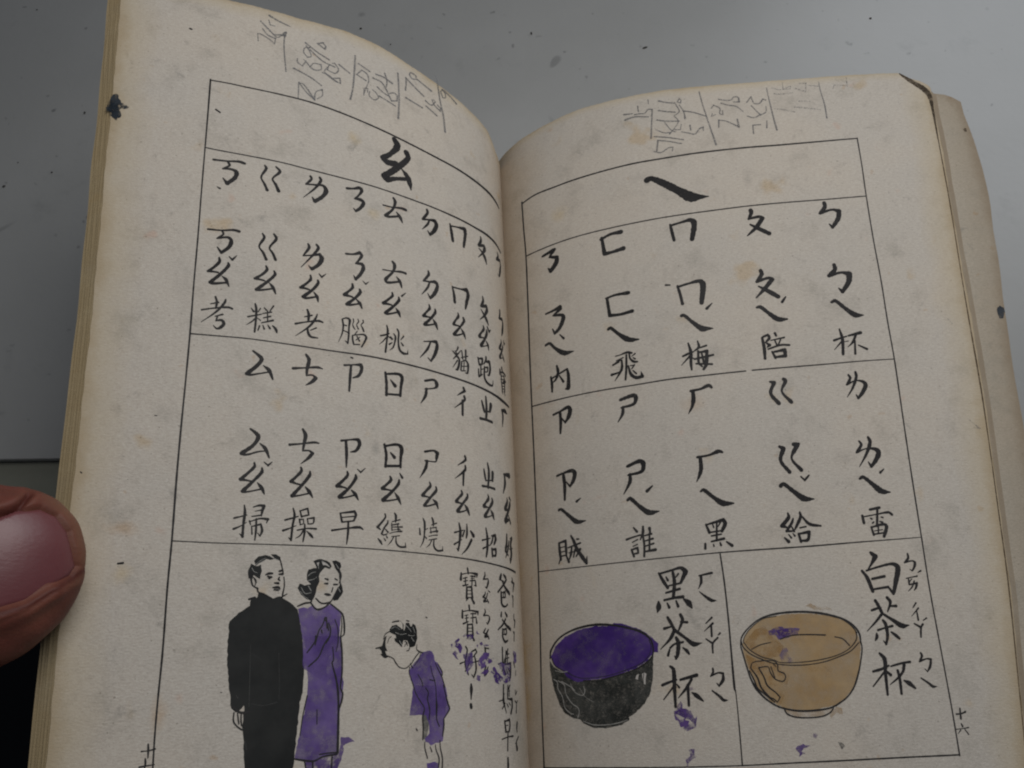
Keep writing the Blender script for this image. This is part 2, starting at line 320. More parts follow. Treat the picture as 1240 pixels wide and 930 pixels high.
def ribbon(p, V, F, H, h, rnd=None):
    p = smooth_stroke(p); p[:, 2] = np.clip(p[:, 2], .05, 9)
    if rnd: p[:, 2] *= 1 + np.array([rnd.uniform(-.10, .10) for _ in p])
    # resample long straight runs so that the ink follows the curve of the page
    q = [p[0]]
    for a, b in zip(p, p[1:]):
        n = max(1, int(np.hypot(*(b - a)[:2]) / .7))
        for k in range(1, n + 1): q.append(a + (b - a) * k / n)
    p = np.array(q); n = len(p)
    d = np.gradient(p[:, :2], axis=0) if n > 2 else np.repeat([p[1, :2] - p[0, :2]], 2, 0)
    L = np.hypot(d[:, 0], d[:, 1]) + 1e-9; nr = np.stack([-d[:, 1] / L, d[:, 0] / L], -1); w = p[:, 2:3] / 2
    b0 = len(V)
    A = p[:, :2] + nr * w; B = p[:, :2] - nr * w
    for i in range(n): V.append(A[i]); V.append(B[i]); H.extend((h, h))
    for i in range(n - 1):
        F.append((b0 + 2*i, b0 + 2*i + 1, b0 + 2*i + 3, b0 + 2*i + 2))
    # rounded ends and corners
    idx = [0, n - 1] + [i for i in range(1, n - 1) if (p[i, :2] - p[i-1, :2]) @ (p[i+1, :2] - p[i, :2]) < .6 * np.hypot(*(p[i, :2] - p[i-1, :2])) * np.hypot(*(p[i+1, :2] - p[i, :2]))]
    for j, i in enumerate(idx):
        r = p[i, 2] / 2
        if r < .05: continue
        c = len(V); V.append(p[i, :2]); H.append(h + .0006)
        for k in range(10): V.append(p[i, :2] + r * np.array([math.cos(k * .6283), math.sin(k * .6283)])); H.append(h + .0006)
        for k in range(10): F.append((c, c + 1 + k, c + 1 + (k + 1) % 10))
def fill(p, V, F, H, h, rough=.12):
    p = np.array(p, float); q = []
    for a, b in zip(p, np.roll(p, -1, 0)):
        n = max(1, int(np.hypot(*(b - a)) / .6))
        for k in range(n): q.append(a + (b - a) * k / n)
    if rough: q = [a + np.array([random.uniform(-rough, rough), random.uniform(-rough, rough)]) for a in q]
    bm = bmesh.new(); vs = [bm.verts.new((a[0], a[1], 0)) for a in q]
    for tri in tessellate_polygon([[Vector((a[0], a[1], 0)) for a in q]]):
        try: bm.faces.new([vs[i] for i in tri])
        except ValueError: pass
    q = np.array(q)
    for ax in (0, 1):
        step = .8 if ax == 0 else 3.
        x = math.ceil(q[:, ax].min() / step) * step
        while x < q[:, ax].max():
            co = [0, 0, 0]; no = [0, 0, 0]; co[ax] = x; no[ax] = 1
            bmesh.ops.bisect_plane(bm, geom=bm.verts[:] + bm.edges[:] + bm.faces[:], plane_co=co, plane_no=no); x += step
    b0 = len(V); bm.verts.index_update()
    for v in bm.verts: V.append(np.array(v.co[:2])); H.append(h)
    for f in bm.faces: F.append(tuple(b0 + v.index for v in f.verts))
    bm.free()
def lay(name, side, parts, parent):
    """parts: {material: (V, F, H)}; one object, one material slot per ink"""
    VV, FF, HH, MI, Ms = [], [], [], [], []
    for mk, (V, F, H) in parts.items():
        b = len(VV); VV += V; HH += H; FF += [tuple(b + i for i in f) for f in F]; MI += [len(Ms)] * len(F); Ms.append(MT[mk])
    a = np.array(VV); P = PW(side, a[:, 0], a[:, 1], np.array(HH))
    nn = normal(side, a[:, 0], a[:, 1])
    f2 = []
    for f in FF:          # keep every face turned away from the paper
        A, B, D = P[f[0]], P[f[1]], P[f[2]]
        f2.append(f if np.cross(B - A, D - A) @ (AX @ nn[f[0]]) > 0 else f[::-1])
    o = mesh_obj(name, P, f2, None, parent); o.matrix_parent_inverse = Matrix.Translation(-Vector(book.location)) if False else Matrix()
    for M in Ms: o.data.materials.append(M)
    o.data.polygons.foreach_set('material_index', MI)
    return o
LEVEL = {'tan': .014, 'tan_light': .018, 'tan_strong': .024, 'print': .026, 'mottled': .026, 'wash_grey': .034, 'purple_light': .040, 'purple': .048, 'purple_faint': .044, 'paper': .056}
KIND = {'ruled_line': 'ruled_line', 'pencil_number': 'pencil_number', 'pencil_number_faint': 'pencil_number', 'pencil_rule': 'pencil_line', 'purple_wash': 'purple_paint', 'bowl_purple_wash': 'purple_paint', 'tan_wash': 'tan_paint',
        'bowl_highlight': 'bowl_highlight', 'hair_highlight': 'hair_highlight', 'suit_seam': 'suit_seam', 'ink_blot': 'purple_blot', 'scribble': 'ink_speck', 'accent': 'ink_speck', 'man_illustration': 'man_drawing', 'woman_illustration': 'woman_drawing',
        'boy_illustration': 'boy_drawing', 'bowl_illustration': 'bowl_drawing', 'exclamation_mark': 'exclamation_mark', 'exclamation_mark2': 'exclamation_mark'}
DATA = """
k_sound_top L ink
2286 484 57 2222 479 49 2165 469 66 2139 474 75
2219 482 51 2209 502 58 2239 529 43 2199 524 66 2175 535 101 2179 569 97 2214 613 94 2236 585 30
g_sound_top L ink
2040 461 46 2032 477 70 2055 538 45 2037 576 60 2023 609 74
1984 456 50 1964 479 77 1999 534 45 1982 566 69 1967 601 83
l_sound_top L ink
1808 464 58 1802 479 65 1830 520 50 1783 511 51 1740 503 82 1724 530 117 1743 573 94 1782 614 90 1796 592 33
1759 457 60 1752 472 73 1782 531 54 1841 606 17
k_sound L ink
2287 893 52 2224 889 45 2169 877 61 2144 880 69
2223 892 41 2215 908 49 2242 937 44 2194 923 60 2178 937 89 2185 974 87 2219 1013 66 2239 985 27
g_sound L ink
2034 870 43 2025 890 68 2047 946 44 2027 977 56 2011 1012 69
1980 861 44 1967 885 69 1998 944 44 1981 972 57 1967 1005 70
ao_heading L ink
1329 38 149 1310 77 188 1357 153 130 1402 196 175 1376 215 175 1318 205 178
1252 98 159 1241 131 161 1309 225 167 1393 317 183 1376 336 164 1327 309 115 1260 284 110
1285 224 43 1248 263 162 1233 302 154 1224 346 25
n_sound_top L ink
1611 477 69 1573 466 60 1538 450 101 1527 463 93 1544 499 54 1565 528 54 1530 525 103 1516 537 102 1534 577 82 1560 605 66 1573 592 28
t_sound_top L ink
1401 511 47 1344 505 46 1290 491 75 1260 491 89
1337 443 70 1327 460 96 1340 513 65 1387 574 93 1369 575 70 1307 550 60
1320 527 30 1299 549 101 1283 582 40
d_sound_top L ink
1118 434 86 1114 451 83 1149 508 74 1101 494 58 1065 489 136 1054 511 129 1074 559 110 1101 592 73 1116 573 33
1103 495 51 1115 527 68 1153 575 22
m_sound_top L ink
952 459 59 944 501 106 935 565 105
950 470 51 892 455 53 834 443 147 832 479 122 849 569 93
p_sound_top L ink
685 424 65 682 445 100 710 494 96 651 468 87 645 485 141 669 526 78 718 580 23
707 514 39 674 528 100 647 552 140 633 586 53
b_sound_top L ink
477 423 58 464 445 116 497 484 77 434 457 97 426 493 116 447 553 135 464 592 38 482 581 39
n_sound L ink
1612 883 56 1570 873 55 1536 855 92 1525 868 87 1547 910 53 1558 925 52 1525 920 96 1515 936 97 1532 981 87 1558 1018 74 1569 999 25
t_sound L ink
1405 917 34 1348 909 42 1291 897 70 1268 898 73
1346 851 66 1334 866 94 1344 910 64 1390 974 85 1380 987 75 1309 962 56
1324 936 28 1304 958 93 1293 993 37
d_sound L ink
1119 836 69 1117 854 80 1153 906 57 1112 899 53 1071 889 112 1060 908 106 1078 956 104 1111 1001 72 1128 977 31
1112 899 50 1127 939 69 1168 995 18
m_sound L ink
951 874 56 941 917 89 937 966 99
946 874 49 890 866 49 838 854 131 828 879 121 842 931 111 855 979 65
p_sound L ink
692 836 61 687 860 99 712 906 89 656 883 98 651 907 132 682 955 75 727 998 22
714 928 37 689 949 92 663 973 128 643 1001 49
b_sound L ink
483 832 77 484 860 97 500 896 77 448 879 97 440 912 116 455 963 135 471 999 39
k_ao L ink
2227 1041 43 2224 1062 72 2245 1094 64 2272 1122 59 2249 1121 50 2227 1122 43
2185 1063 44 2182 1077 73 2213 1125 70 2259 1179 80 2248 1184 70 2188 1171 49
2209 1139 21 2190 1154 73 2175 1188 32
k_ao_tone L ink
2183 1028 21 2167 1043 58 2148 1017 19
g_ao L ink
2010 1049 41 2004 1066 67 2025 1097 58 2059 1126 67 2036 1127 51 2014 1130 44
1971 1069 41 1965 1085 68 1995 1127 70 2049 1184 81 2035 1185 57 1973 1166 43
1992 1137 21 1972 1160 77 1959 1191 34
l_sound L ink
1810 878 52 1804 897 71 1832 949 38 1833 952 38 1790 939 45 1750 924 81 1739 946 116 1755 985 90 1788 1018 82 1804 1002 24
1767 872 56 1757 887 72 1780 930 58 1842 1020 16
l_ao L ink
1794 1055 42 1791 1074 70 1812 1104 58 1841 1133 71 1815 1133 53 1798 1136 46
1756 1075 51 1753 1087 70 1779 1130 64 1827 1181 82 1813 1186 66 1762 1168 43
1775 1144 23 1758 1167 81 1752 1194 28
l_ao_tone L ink
1751 1036 24 1737 1051 53 1716 1029 17
k_character L ink
2231 1252 43 2223 1278 53 2226 1310 47
2250 1291 27 2216 1279 41
2287 1327 40 2229 1310 34 2170 1298 55 2153 1303 49
2185 1259 35 2188 1275 54 2222 1327 44 2286 1390 13
2226 1352 26 2194 1338 40
2216 1350 35 2221 1374 39 2196 1368 61 2186 1384 70 2198 1404 68 2215 1414 47 2232 1399 16
cake_character L ink
2051 1260 38 2045 1286 56 2044 1341 49 2047 1407 42
2081 1333 41 2048 1321 34 2021 1311 34
2068 1286 20 2056 1302 54
2026 1281 30 2036 1302 18
2046 1336 37 2062 1355 32 2085 1375 13
2037 1333 21 2023 1344 28
2009 1273 21 1999 1285 41
1966 1258 43 1982 1288 24
2015 1306 27 1974 1292 41
2010 1328 27 1978 1315 41
2017 1355 27 1965 1334 48
1993 1288 31 1990 1343 31
2026 1372 36 2032 1396 30
2011 1367 26 2004 1385 46
1988 1362 27 1978 1378 47
1966 1362 28 1950 1379 68 1945 1395 33
old_character L ink
1804 1248 49 1797 1270 67 1798 1310 52
1816 1288 28 1781 1274 42
1859 1333 48 1803 1313 35 1745 1297 58 1727 1301 45
1755 1263 32 1760 1281 50 1790 1333 51 1857 1397 13
1758 1337 33 1786 1355 27
1799 1342 33 1798 1367 55 1785 1388 66 1750 1390 29
n_ao L ink
1576 1051 53 1574 1070 73 1597 1099 59 1618 1123 92 1589 1124 56 1575 1126 49
1536 1072 56 1532 1086 81 1561 1128 66 1605 1174 84 1589 1174 60 1539 1155 44
1557 1131 25 1535 1152 83 1524 1177 40
n_ao_tone L ink
1519 1018 22 1503 1032 48 1486 1014 13
t_ao L ink
1351 1041 52 1348 1056 71 1374 1086 61 1403 1116 87 1374 1114 58 1355 1114 51
1312 1057 51 1310 1072 79 1343 1117 68 1394 1171 82 1379 1173 61 1318 1146 45
1331 1126 27 1316 1145 90 1305 1171 36
t_ao_tone L ink
1269 1018 21 1294 1044 55
d_ao L ink
1121 1044 49 1117 1063 83 1140 1094 58 1161 1123 86 1132 1120 53 1110 1119 53
1081 1060 60 1079 1075 82 1110 1121 66 1156 1173 86 1134 1170 55 1083 1149 46
1097 1125 31 1080 1148 102 1069 1176 40
m_ao L ink
916 1027 45 912 1045 87 935 1077 60 953 1109 86 931 1108 57 911 1106 48
875 1045 71 869 1059 90 901 1107 67 952 1170 91 929 1168 56 874 1140 38
896 1118 35 877 1140 106 864 1170 35
p_ao L ink
698 1031 67 693 1046 97 721 1080 64 742 1112 113 723 1111 53 697 1105 47
665 1044 69 665 1065 104 694 1117 83 730 1164 122 707 1161 44 662 1140 32
677 1117 38 658 1137 110 652 1168 31
p_ao_tone L ink
655 1021 72 640 1043 79 618 1023 20
b_ao L ink
487 1034 48 483 1050 77 517 1101 106 484 1098 55
460 1060 58 465 1077 97 491 1119 87 517 1159 126 496 1157 36 459 1138 25
476 1121 39 460 1145 97 443 1160 29
b_ao_tone L ink
443 1020 58 436 1041 77 417 1026 29
brain_character L ink
1627 1265 47 1622 1297 45 1628 1342 36 1646 1391 10
1629 1262 28 1605 1251 45 1589 1257 64 1592 1294 46 1594 1350 49 1598 1389 42 1612 1377 19
1622 1292 27 1606 1294 35
1623 1323 27 1594 1330 35
1570 1249 33 1568 1263 28 1573 1277 22 1568 1295 39 1559 1306 20
1545 1245 31 1541 1257 31 1552 1276 25 1543 1298 43
1518 1244 35 1516 1255 34 1529 1273 25 1521 1286 44 1514 1305 47
1548 1311 23 1562 1334 26
1573 1340 39 1573 1360 47 1567 1388 44
1571 1339 29 1543 1330 29 1514 1323 47 1500 1333 61 1509 1361 47 1525 1393 43
1567 1388 29 1536 1383 33
1550 1340 31 1537 1363 43
1534 1341 20 1555 1362 23
peach_character L ink
1421 1307 39 1396 1297 46 1371 1283 32
1385 1241 41 1380 1267 59 1385 1321 50 1394 1392 56
1390 1311 34 1408 1336 30 1428 1357 10
1377 1300 30 1366 1307 39
1346 1278 31 1336 1290 58 1339 1321 46 1351 1358 35 1370 1376 10
1364 1299 30 1356 1310 60
1356 1331 27 1372 1344 47
1324 1247 44 1316 1262 54 1319 1316 49 1312 1359 65 1292 1375 72 1264 1372 44 1263 1349 10
1287 1278 45 1305 1303 21
1303 1318 31 1292 1330 62
knife_character L ink
1162 1274 31 1114 1261 48 1079 1254 106 1074 1276 100 1090 1327 98 1118 1376 49 1137 1362 28
1118 1266 48 1138 1310 67 1188 1374 18
cat_character L ink
924 1239 51 931 1256 47 943 1272 29
964 1275 38 944 1288 70
949 1268 26 932 1282 46
903 1252 24 941 1297 47 963 1320 23
938 1294 65 918 1312 70 933 1373 72 948 1379 27
933 1321 40 968 1371 15
919 1338 36 938 1367 25
897 1253 46 892 1299 53
866 1241 66 868 1292 59
905 1296 27 851 1272 36
900 1318 49 909 1371 49
900 1318 26 872 1303 46 852 1318 83 859 1375 60 876 1378 26
882 1315 38 887 1364 38
905 1348 24 861 1335 29
903 1374 29 872 1365 29
run_character L ink
762 1253 71 754 1290 79
759 1255 32 721 1244 83 727 1278 71
757 1288 30 723 1277 30
739 1287 63 743 1349 62
763 1322 54 762 1365 68 728 1342 32
741 1317 27 717 1305 27
684 1222 83 689 1243 68 711 1273 40
698 1254 38 652 1240 108 646 1278 100 663 1326 68 680 1329 24
704 1288 66 709 1353 84 684 1379 89 629 1378 55 620 1345 28
702 1290 28 672 1282 71 678 1309 47 703 1319 23
treasure_character L ink
497 1221 93 490 1241 81
523 1243 93 528 1270 81
524 1258 32 475 1243 73 441 1248 81
521 1281 24 457 1259 25
508 1266 58 514 1316 70
523 1302 23 452 1278 31
478 1264 70 442 1289 70 488 1301 38
508 1319 70 505 1373 70
508 1319 28 459 1306 81 466 1359 70
505 1338 25 466 1326 27
507 1356 25 468 1344 27
500 1371 70 502 1387 29
475 1364 70 464 1383 35
s_sound_top L ink
2049 1504 47 2021 1524 73 2008 1540 89 2028 1575 79 2072 1620 89 2055 1624 52 2020 1614 39 1977 1601 33
1999 1571 27 1973 1591 85 1954 1634 38
c_sound_top L ink
1863 1566 67 1801 1554 41 1746 1543 62 1722 1547 28
1804 1486 55 1789 1510 85 1797 1559 75 1798 1592 48 1768 1587 42 1755 1600 88 1773 1622 75 1801 1642 19
z_sound_top L ink
1614 1509 56 1563 1497 42 1528 1491 92 1524 1513 82 1540 1550 70 1569 1567 33
1580 1505 62 1584 1565 68 1588 1638 48
r_sound_top L ink
1395 1505 62 1389 1563 77 1390 1623 68
1390 1511 50 1321 1497 76 1300 1508 100 1306 1560 78 1311 1612 70
1390 1618 57 1311 1608 58
1366 1538 33 1341 1564 99
sh_sound_top L ink
1160 1497 59 1099 1479 75 1083 1500 121 1094 1521 49 1161 1543 36
1151 1540 67 1158 1578 85 1189 1627 14
ch_sound_top L ink
894 1473 87 885 1486 80 943 1526 21
891 1521 86 887 1537 80 965 1602 14
905 1549 82 909 1628 81
zh_sound_top L ink
745 1507 79 730 1552 107 727 1565 67
705 1470 69 703 1533 109 712 1605 92
657 1503 127 670 1543 110
731 1563 42 670 1548 51
767 1613 82 712 1607 68 651 1604 86
h_sound_top L ink
528 1495 57 473 1485 134 445 1490 46
523 1497 105 515 1528 105 530 1596 28
s_sound L ink
2043 1882 43 2019 1899 74 2006 1916 87 2026 1956 70 2075 1998 92 2056 2003 48 2002 1984 36 1973 1979 24
1998 1946 24 1973 1968 79 1955 2008 36
c_sound L ink
1866 1939 56 1807 1928 37 1752 1916 57 1731 1918 32
1808 1860 51 1795 1886 81 1800 1924 67 1805 1961 45 1775 1958 38 1760 1969 86 1780 1994 66 1813 2023 15
z_sound L ink
1624 1892 51 1571 1880 39 1539 1878 91 1532 1898 87 1550 1931 68 1577 1941 25
1601 1891 67 1597 1945 73 1597 2015 39
s_ao L ink
2018 2037 40 2016 2052 63 2043 2084 58 2073 2114 73 2047 2117 41 2027 2120 35
1984 2057 40 1983 2074 69 2013 2112 63 2062 2166 79 2050 2169 41 1981 2151 35
2001 2124 23 1980 2148 76 1969 2173 29
s_ao_tone L ink
1977 2029 18 1958 2043 48 1940 2025 15
c_ao L ink
1811 2040 43 1808 2054 65 1827 2079 59 1854 2107 71 1831 2115 43 1813 2118 37
1769 2055 43 1769 2069 72 1798 2112 65 1847 2171 82 1830 2171 41 1762 2152 36
1789 2126 25 1769 2148 81 1754 2172 25
z_ao L ink
1592 2037 47 1589 2052 69 1611 2079 61 1641 2109 83 1614 2111 44 1597 2114 38
1550 2048 47 1549 2062 76 1581 2111 61 1628 2158 92 1613 2161 43 1547 2141 37
1571 2121 27 1551 2139 88 1536 2164 27
z_ao_tone L ink
1542 2019 21 1525 2032 44 1501 2010 16
sweep_character L ink
2091 2284 40 2061 2275 28 2039 2268 28
2051 2227 28 2047 2257 56 2051 2308 50 2052 2360 55 2065 2349 17
2091 2330 45 2064 2317 28 2038 2299 14
2013 2232 23 1985 2223 46 1968 2225 69 1975 2252 51 1977 2269 23
2005 2250 14 1978 2243 29
2017 2273 23 1977 2265 34
2026 2293 39 2021 2309 22
2021 2294 23 1982 2280 34 1948 2281 58 1954 2298 17
2016 2315 28 2013 2348 33
2016 2316 23 1978 2304 46 1971 2332 51 1979 2354 34 1990 2342 14
1998 2282 34 1997 2328 45 2000 2373 28
exercise_character L ink
1874 2280 40 1844 2270 35 1816 2260 23
1840 2226 30 1833 2255 53 1840 2302 47 1845 2365 52 1856 2355 17
1881 2326 46 1851 2314 29 1824 2301 14
1809 2235 36 1801 2262 36
1808 2235 23 1775 2223 48 1769 2251 35 1801 2260 29
1811 2272 36 1806 2296 30 1791 2291 23 1793 2272 30 1811 2274 23
1775 2268 30 1771 2291 30 1748 2286 29 1745 2262 43 1775 2268 23
1819 2321 29 1777 2311 29 1734 2310 41
1786 2293 30 1786 2328 48 1792 2369 29
1792 2321 35 1806 2344 29 1826 2357 11
1777 2322 18 1755 2342 60 1748 2350 24
early_character L ink
1623 2232 39 1615 2268 51
1618 2231 30 1554 2219 62 1547 2234 59 1557 2260 44
1615 2251 24 1557 2241 30
1615 2272 36 1559 2262 36
1661 2312 41 1585 2297 36 1527 2289 61 1512 2297 32
1584 2267 45 1585 2315 57 1591 2368 25
r_sound L ink
1401 1880 60 1391 1930 73 1396 1988 64
1396 1886 53 1327 1869 69 1306 1884 110 1311 1932 75 1313 1979 67
1394 1985 59 1313 1974 53
1368 1915 30 1347 1935 91
sh_sound L ink
1170 1879 54 1113 1865 58 1091 1875 106 1099 1905 74 1102 1920 34 1170 1925 35
1157 1925 71 1166 1961 82 1203 2018 14
ch_sound L ink
904 1856 71 899 1873 72 958 1914 18
904 1908 59 905 1928 79 980 1987 14
918 1941 77 924 2012 57
zh_sound L ink
754 1897 62 746 1940 87 741 1955 50
718 1855 65 709 1903 104 724 1990 75
672 1899 124 678 1940 95
743 1954 30 679 1942 38
775 1990 63 718 1985 60 658 1984 66
h_sound L ink
545 1877 59 460 1864 139 471 1881 48
535 1878 91 531 1923 126 561 1987 41
r_ao L ink
1371 2033 45 1365 2048 75 1389 2074 57 1413 2096 93 1386 2099 47 1361 2101 40
1321 2044 51 1324 2062 75 1357 2102 64 1409 2151 92 1390 2153 44 1323 2137 38
1346 2109 30 1327 2134 82 1313 2161 30
r_ao_tone L ink
1317 2012 31 1304 2030 62
sh_ao L ink
1144 2032 42 1139 2048 76 1163 2074 62 1190 2103 79 1164 2106 42 1144 2107 42
1106 2050 51 1104 2066 76 1136 2101 63 1180 2151 81 1161 2152 45 1107 2134 39
1128 2115 24 1108 2129 92 1096 2156 34
ch_ao L ink
939 2044 48 933 2058 80 957 2082 62 977 2104 93 951 2109 45 931 2108 36
897 2056 59 896 2069 79 928 2105 64 970 2152 95 949 2154 46 899 2136 33
919 2113 28 901 2132 97 887 2161 40
zh_ao L ink
728 2030 51 723 2047 94 749 2073 70 769 2096 106 739 2097 42 714 2096 41
691 2044 67 686 2058 100 721 2100 75 764 2148 113 737 2148 41 689 2130 36
709 2108 38 691 2126 118 679 2152 40
h_ao L ink
514 2005 57 512 2025 109 548 2070 122 505 2070 51
472 2022 97 478 2038 135 521 2095 103 549 2135 150 485 2118 29
506 2098 48 481 2135 97
h_ao_tone L ink
479 1996 97 456 2005 48
wind_character L ink
1399 2216 36 1396 2229 47 1417 2257 45 1438 2280 61 1424 2290 34
1384 2246 31 1385 2257 43 1403 2280 39 1417 2309 45 1407 2314 31 1388 2307 21
1398 2286 24 1384 2299 42
1395 2313 14 1388 2325 39
1407 2327 14 1398 2338 38
1436 2333 24 1424 2345 58 1416 2357 34
1348 2207 33 1341 2218 62 1343 2247 43
1361 2248 21 1319 2235 37
1366 2265 21 1326 2255 40
1364 2255 25 1363 2289 29
1332 2255 26 1329 2286 36
1364 2274 16 1307 2268 38
1364 2288 15 1329 2281 19
1375 2304 21 1347 2295 21 1309 2289 37
1323 2279 25 1314 2291 29
1365 2318 18 1322 2310 25
1354 2318 27 1369 2342 26 1388 2361 6
1342 2315 25 1340 2346 40 1322 2361 42 1290 2360 41 1291 2338 9
burn_character L ink
1209 2265 35 1207 2293 50
1189 2214 24 1180 2233 59 1181 2278 47 1189 2323 37 1209 2356 7
1161 2260 19 1176 2268 19
1183 2297 23 1170 2309 34
1135 2206 41 1128 2223 62 1128 2244 40
1140 2242 19 1108 2230 38
1151 2259 16 1110 2250 35
1151 2278 22 1102 2267 41
1145 2254 24 1143 2281 32
1112 2252 29 1107 2274 37
1156 2298 22 1127 2290 22 1105 2287 32
1156 2315 19 1110 2305 28
1140 2314 33 1152 2336 28 1174 2353 7
1126 2311 32 1127 2343 49 1107 2361 46 1074 2357 44 1074 2336 8
copy_character L ink
994 2262 45 962 2252 32 934 2244 26
962 2212 46 955 2250 83 962 2303 71 973 2348 49 983 2338 22
998 2320 53 945 2291 17
908 2211 38 909 2257 66 915 2279 46
925 2243 35 940 2274 52
881 2243 57 863 2262 97
878 2286 70 910 2330 57 950 2365 15
recruit_character L ink
794 2276 46 757 2266 33 724 2257 27
759 2210 47 750 2257 94 755 2319 92 766 2355 55
791 2318 50 732 2293 18
713 2243 27 674 2235 89 673 2256 104 691 2284 48
698 2244 62 709 2272 58 732 2297 21
712 2310 75 710 2345 75
712 2313 34 674 2307 88 680 2339 66 711 2343 34
good_character L ink
542 2210 69 549 2255 101 568 2300 98 534 2319 49
517 2241 54 536 2288 84 570 2336 30
574 2281 29 515 2265 23
500 2225 29 472 2218 97 494 2252 116 489 2302 135 509 2351 68 518 2331 27
515 2283 29 465 2271 23
ei_heading R ink
1287 130 203 1308 121 162 1370 162 205 1474 247 254 1538 299 313 1578 305 195 1640 310 27
n_sound_r_top R ink
582 470 76 669 453 125 632 494 63 686 513 130 678 549 160 638 594 136 619 569 38
f_sound_top R ink
977 477 79 1041 456 89 1103 456 142
984 468 86 995 583 118 1052 580 98 1111 572 140
m_sound_r_top R ink
1400 468 62 1407 520 89 1415 579 89
1406 475 74 1474 463 74 1524 458 135 1540 485 161 1519 589 117
p_sound_r_top R ink
1872 440 115 1874 458 116 1855 498 71 1917 490 94 1934 502 125 1892 560 114 1837 610 39
1860 537 50 1909 573 120 1960 609 120
b_sound_r_top R ink
2296 436 97 2297 463 115 2265 504 92 2336 487 72 2373 501 132 2363 547 132 2323 605 87 2308 581 38
p_sound_r R ink
1886 845 105 1890 869 113 1858 914 85 1926 897 87 1944 909 121 1897 962 108 1844 1014 36
1865 944 47 1913 978 122 1966 1019 112
b_sound_r R ink
2300 848 96 2301 878 120 2264 914 106 2334 900 78 2377 913 157 2367 961 136 2325 1020 99 2307 997 37
p_tone_r R ink
2007 1024 44 1990 1046 78
n_sound_r R ink
587 874 60 635 869 70 687 858 132 691 872 113 638 901 56 698 915 100 708 935 135 680 993 121 644 1022 82 629 987 35
f_sound R ink
986 881 64 1042 871 72 1123 873 115
992 886 81 1002 996 100 1066 1002 78 1137 995 105
m_sound_r R ink
1343 864 60 1368 868 43
n_ei R ink
576 1079 88 603 1074 80 641 1117 87 702 1164 139 764 1168 26
n_ei_tone R ink
677 1038 32 703 1070 71
f_ei R ink
988 1081 80 1001 1075 94 1050 1126 100 1106 1170 144 1163 1179 41
inside_character R ink
602 1292 66 607 1337 85 606 1383 67
608 1302 48 715 1268 60 721 1312 98 717 1389 120 699 1389 43
646 1232 64 653 1274 95 635 1315 69 611 1330 25
661 1297 33 686 1341 73
fly_character R ink
1021 1257 34 1049 1254 34 1089 1246 75 1116 1255 56
1101 1252 46 1104 1285 53 1124 1309 69 1145 1313 48
1135 1262 50 1115 1275 25
1122 1284 30 1133 1294 46
1023 1286 34 1064 1274 42
1014 1301 51 1047 1287 42
990 1365 75 1026 1360 50 1055 1349 33
1002 1307 59 1038 1297 34
1055 1288 48 1051 1341 74 1007 1405 21
1084 1261 55 1078 1345 63 1069 1408 56
1091 1328 38 1103 1382 82 1132 1407 93 1167 1405 97 1162 1376 19
1126 1330 49 1109 1351 33
1116 1362 37 1134 1383 52
1103 1330 32 1122 1331 32
m_sound_r R ink
1410 882 68 1421 938 83 1429 999 83
1418 886 69 1476 875 69 1538 869 119 1555 893 159 1537 1008 114
m_tone_r R ink
1595 1018 32 1563 1047 81
m_ei R ink
1417 1073 92 1430 1071 95 1477 1123 101 1526 1168 159 1556 1171 106 1587 1174 24
p_tone2_r R ink
2006 1024 30 1984 1054 83
p_ei R ink
1842 1073 74 1860 1072 97 1903 1115 103 1950 1156 144 2000 1160 48
plum_character R ink
1404 1321 56 1439 1308 64 1465 1301 40
1440 1246 45 1450 1303 89 1445 1367 74 1446 1406 52
1441 1326 63 1392 1373 20
1458 1337 30 1465 1345 38
1493 1240 37 1497 1277 76 1469 1298 40
1501 1282 48 1539 1273 56
1491 1301 59 1489 1372 66 1505 1394 52
1494 1309 48 1539 1306 89 1528 1385 96 1512 1411 68
1469 1346 56 1517 1340 64 1571 1333 63
1474 1374 47 1561 1387 63
1509 1311 44 1516 1368 59
accompany_character R ink
1850 1259 66 1855 1315 88 1853 1382 73
1854 1255 55 1883 1244 72 1890 1263 81 1866 1288 44 1886 1306 89 1873 1317 38
1923 1238 68 1928 1254 60
1896 1279 31 1971 1268 55
1918 1281 45 1926 1309 45
1951 1276 37 1933 1310 44
1876 1329 47 1947 1311 55 1994 1315 55
1896 1346 52 1910 1383 67
1899 1349 47 1966 1340 94 1965 1376 97 1914 1379 62
b_ei R ink
2257 1079 72 2277 1072 98 2322 1119 105 2375 1166 146 2420 1171 32
cup_character R ink
2240 1308 61 2284 1296 54 2310 1290 39
2277 1244 45 2286 1304 80 2278 1393 72
2279 1319 51 2235 1363 18
2295 1321 23 2317 1318 23
2321 1287 54 2389 1274 85
2362 1286 65 2338 1328 58 2309 1353 18
2352 1317 51 2344 1395 58
2368 1346 39 2411 1372 71
z_sound_r_top R ink
607 1526 63 649 1518 62 708 1503 108 720 1522 123 709 1559 120 685 1590 57 660 1557 32
653 1527 82 655 1575 92 649 1646 65
sh_sound_r_top R ink
1031 1522 80 1111 1508 110 1121 1525 116 1107 1558 88 1033 1569 56
1043 1567 71 1038 1605 88 1008 1649 24
z_sound_r R ink
612 1888 66 655 1880 56 713 1876 105 729 1893 119 718 1932 114 695 1962 61 670 1931 31
655 1891 89 660 1948 98 656 2030 62
sh_sound_r R ink
1044 1904 75 1117 1884 111 1135 1901 126 1124 1940 90 1045 1952 52
1056 1949 68 1053 1989 92 1013 2052 23
z_tone_r R ink
758 2037 24 732 2051 73
sh_tone_r R ink
1175 2026 37 1144 2050 88
h_sound_r_top R ink
1430 1529 69 1486 1523 69 1531 1508 100 1545 1521 60
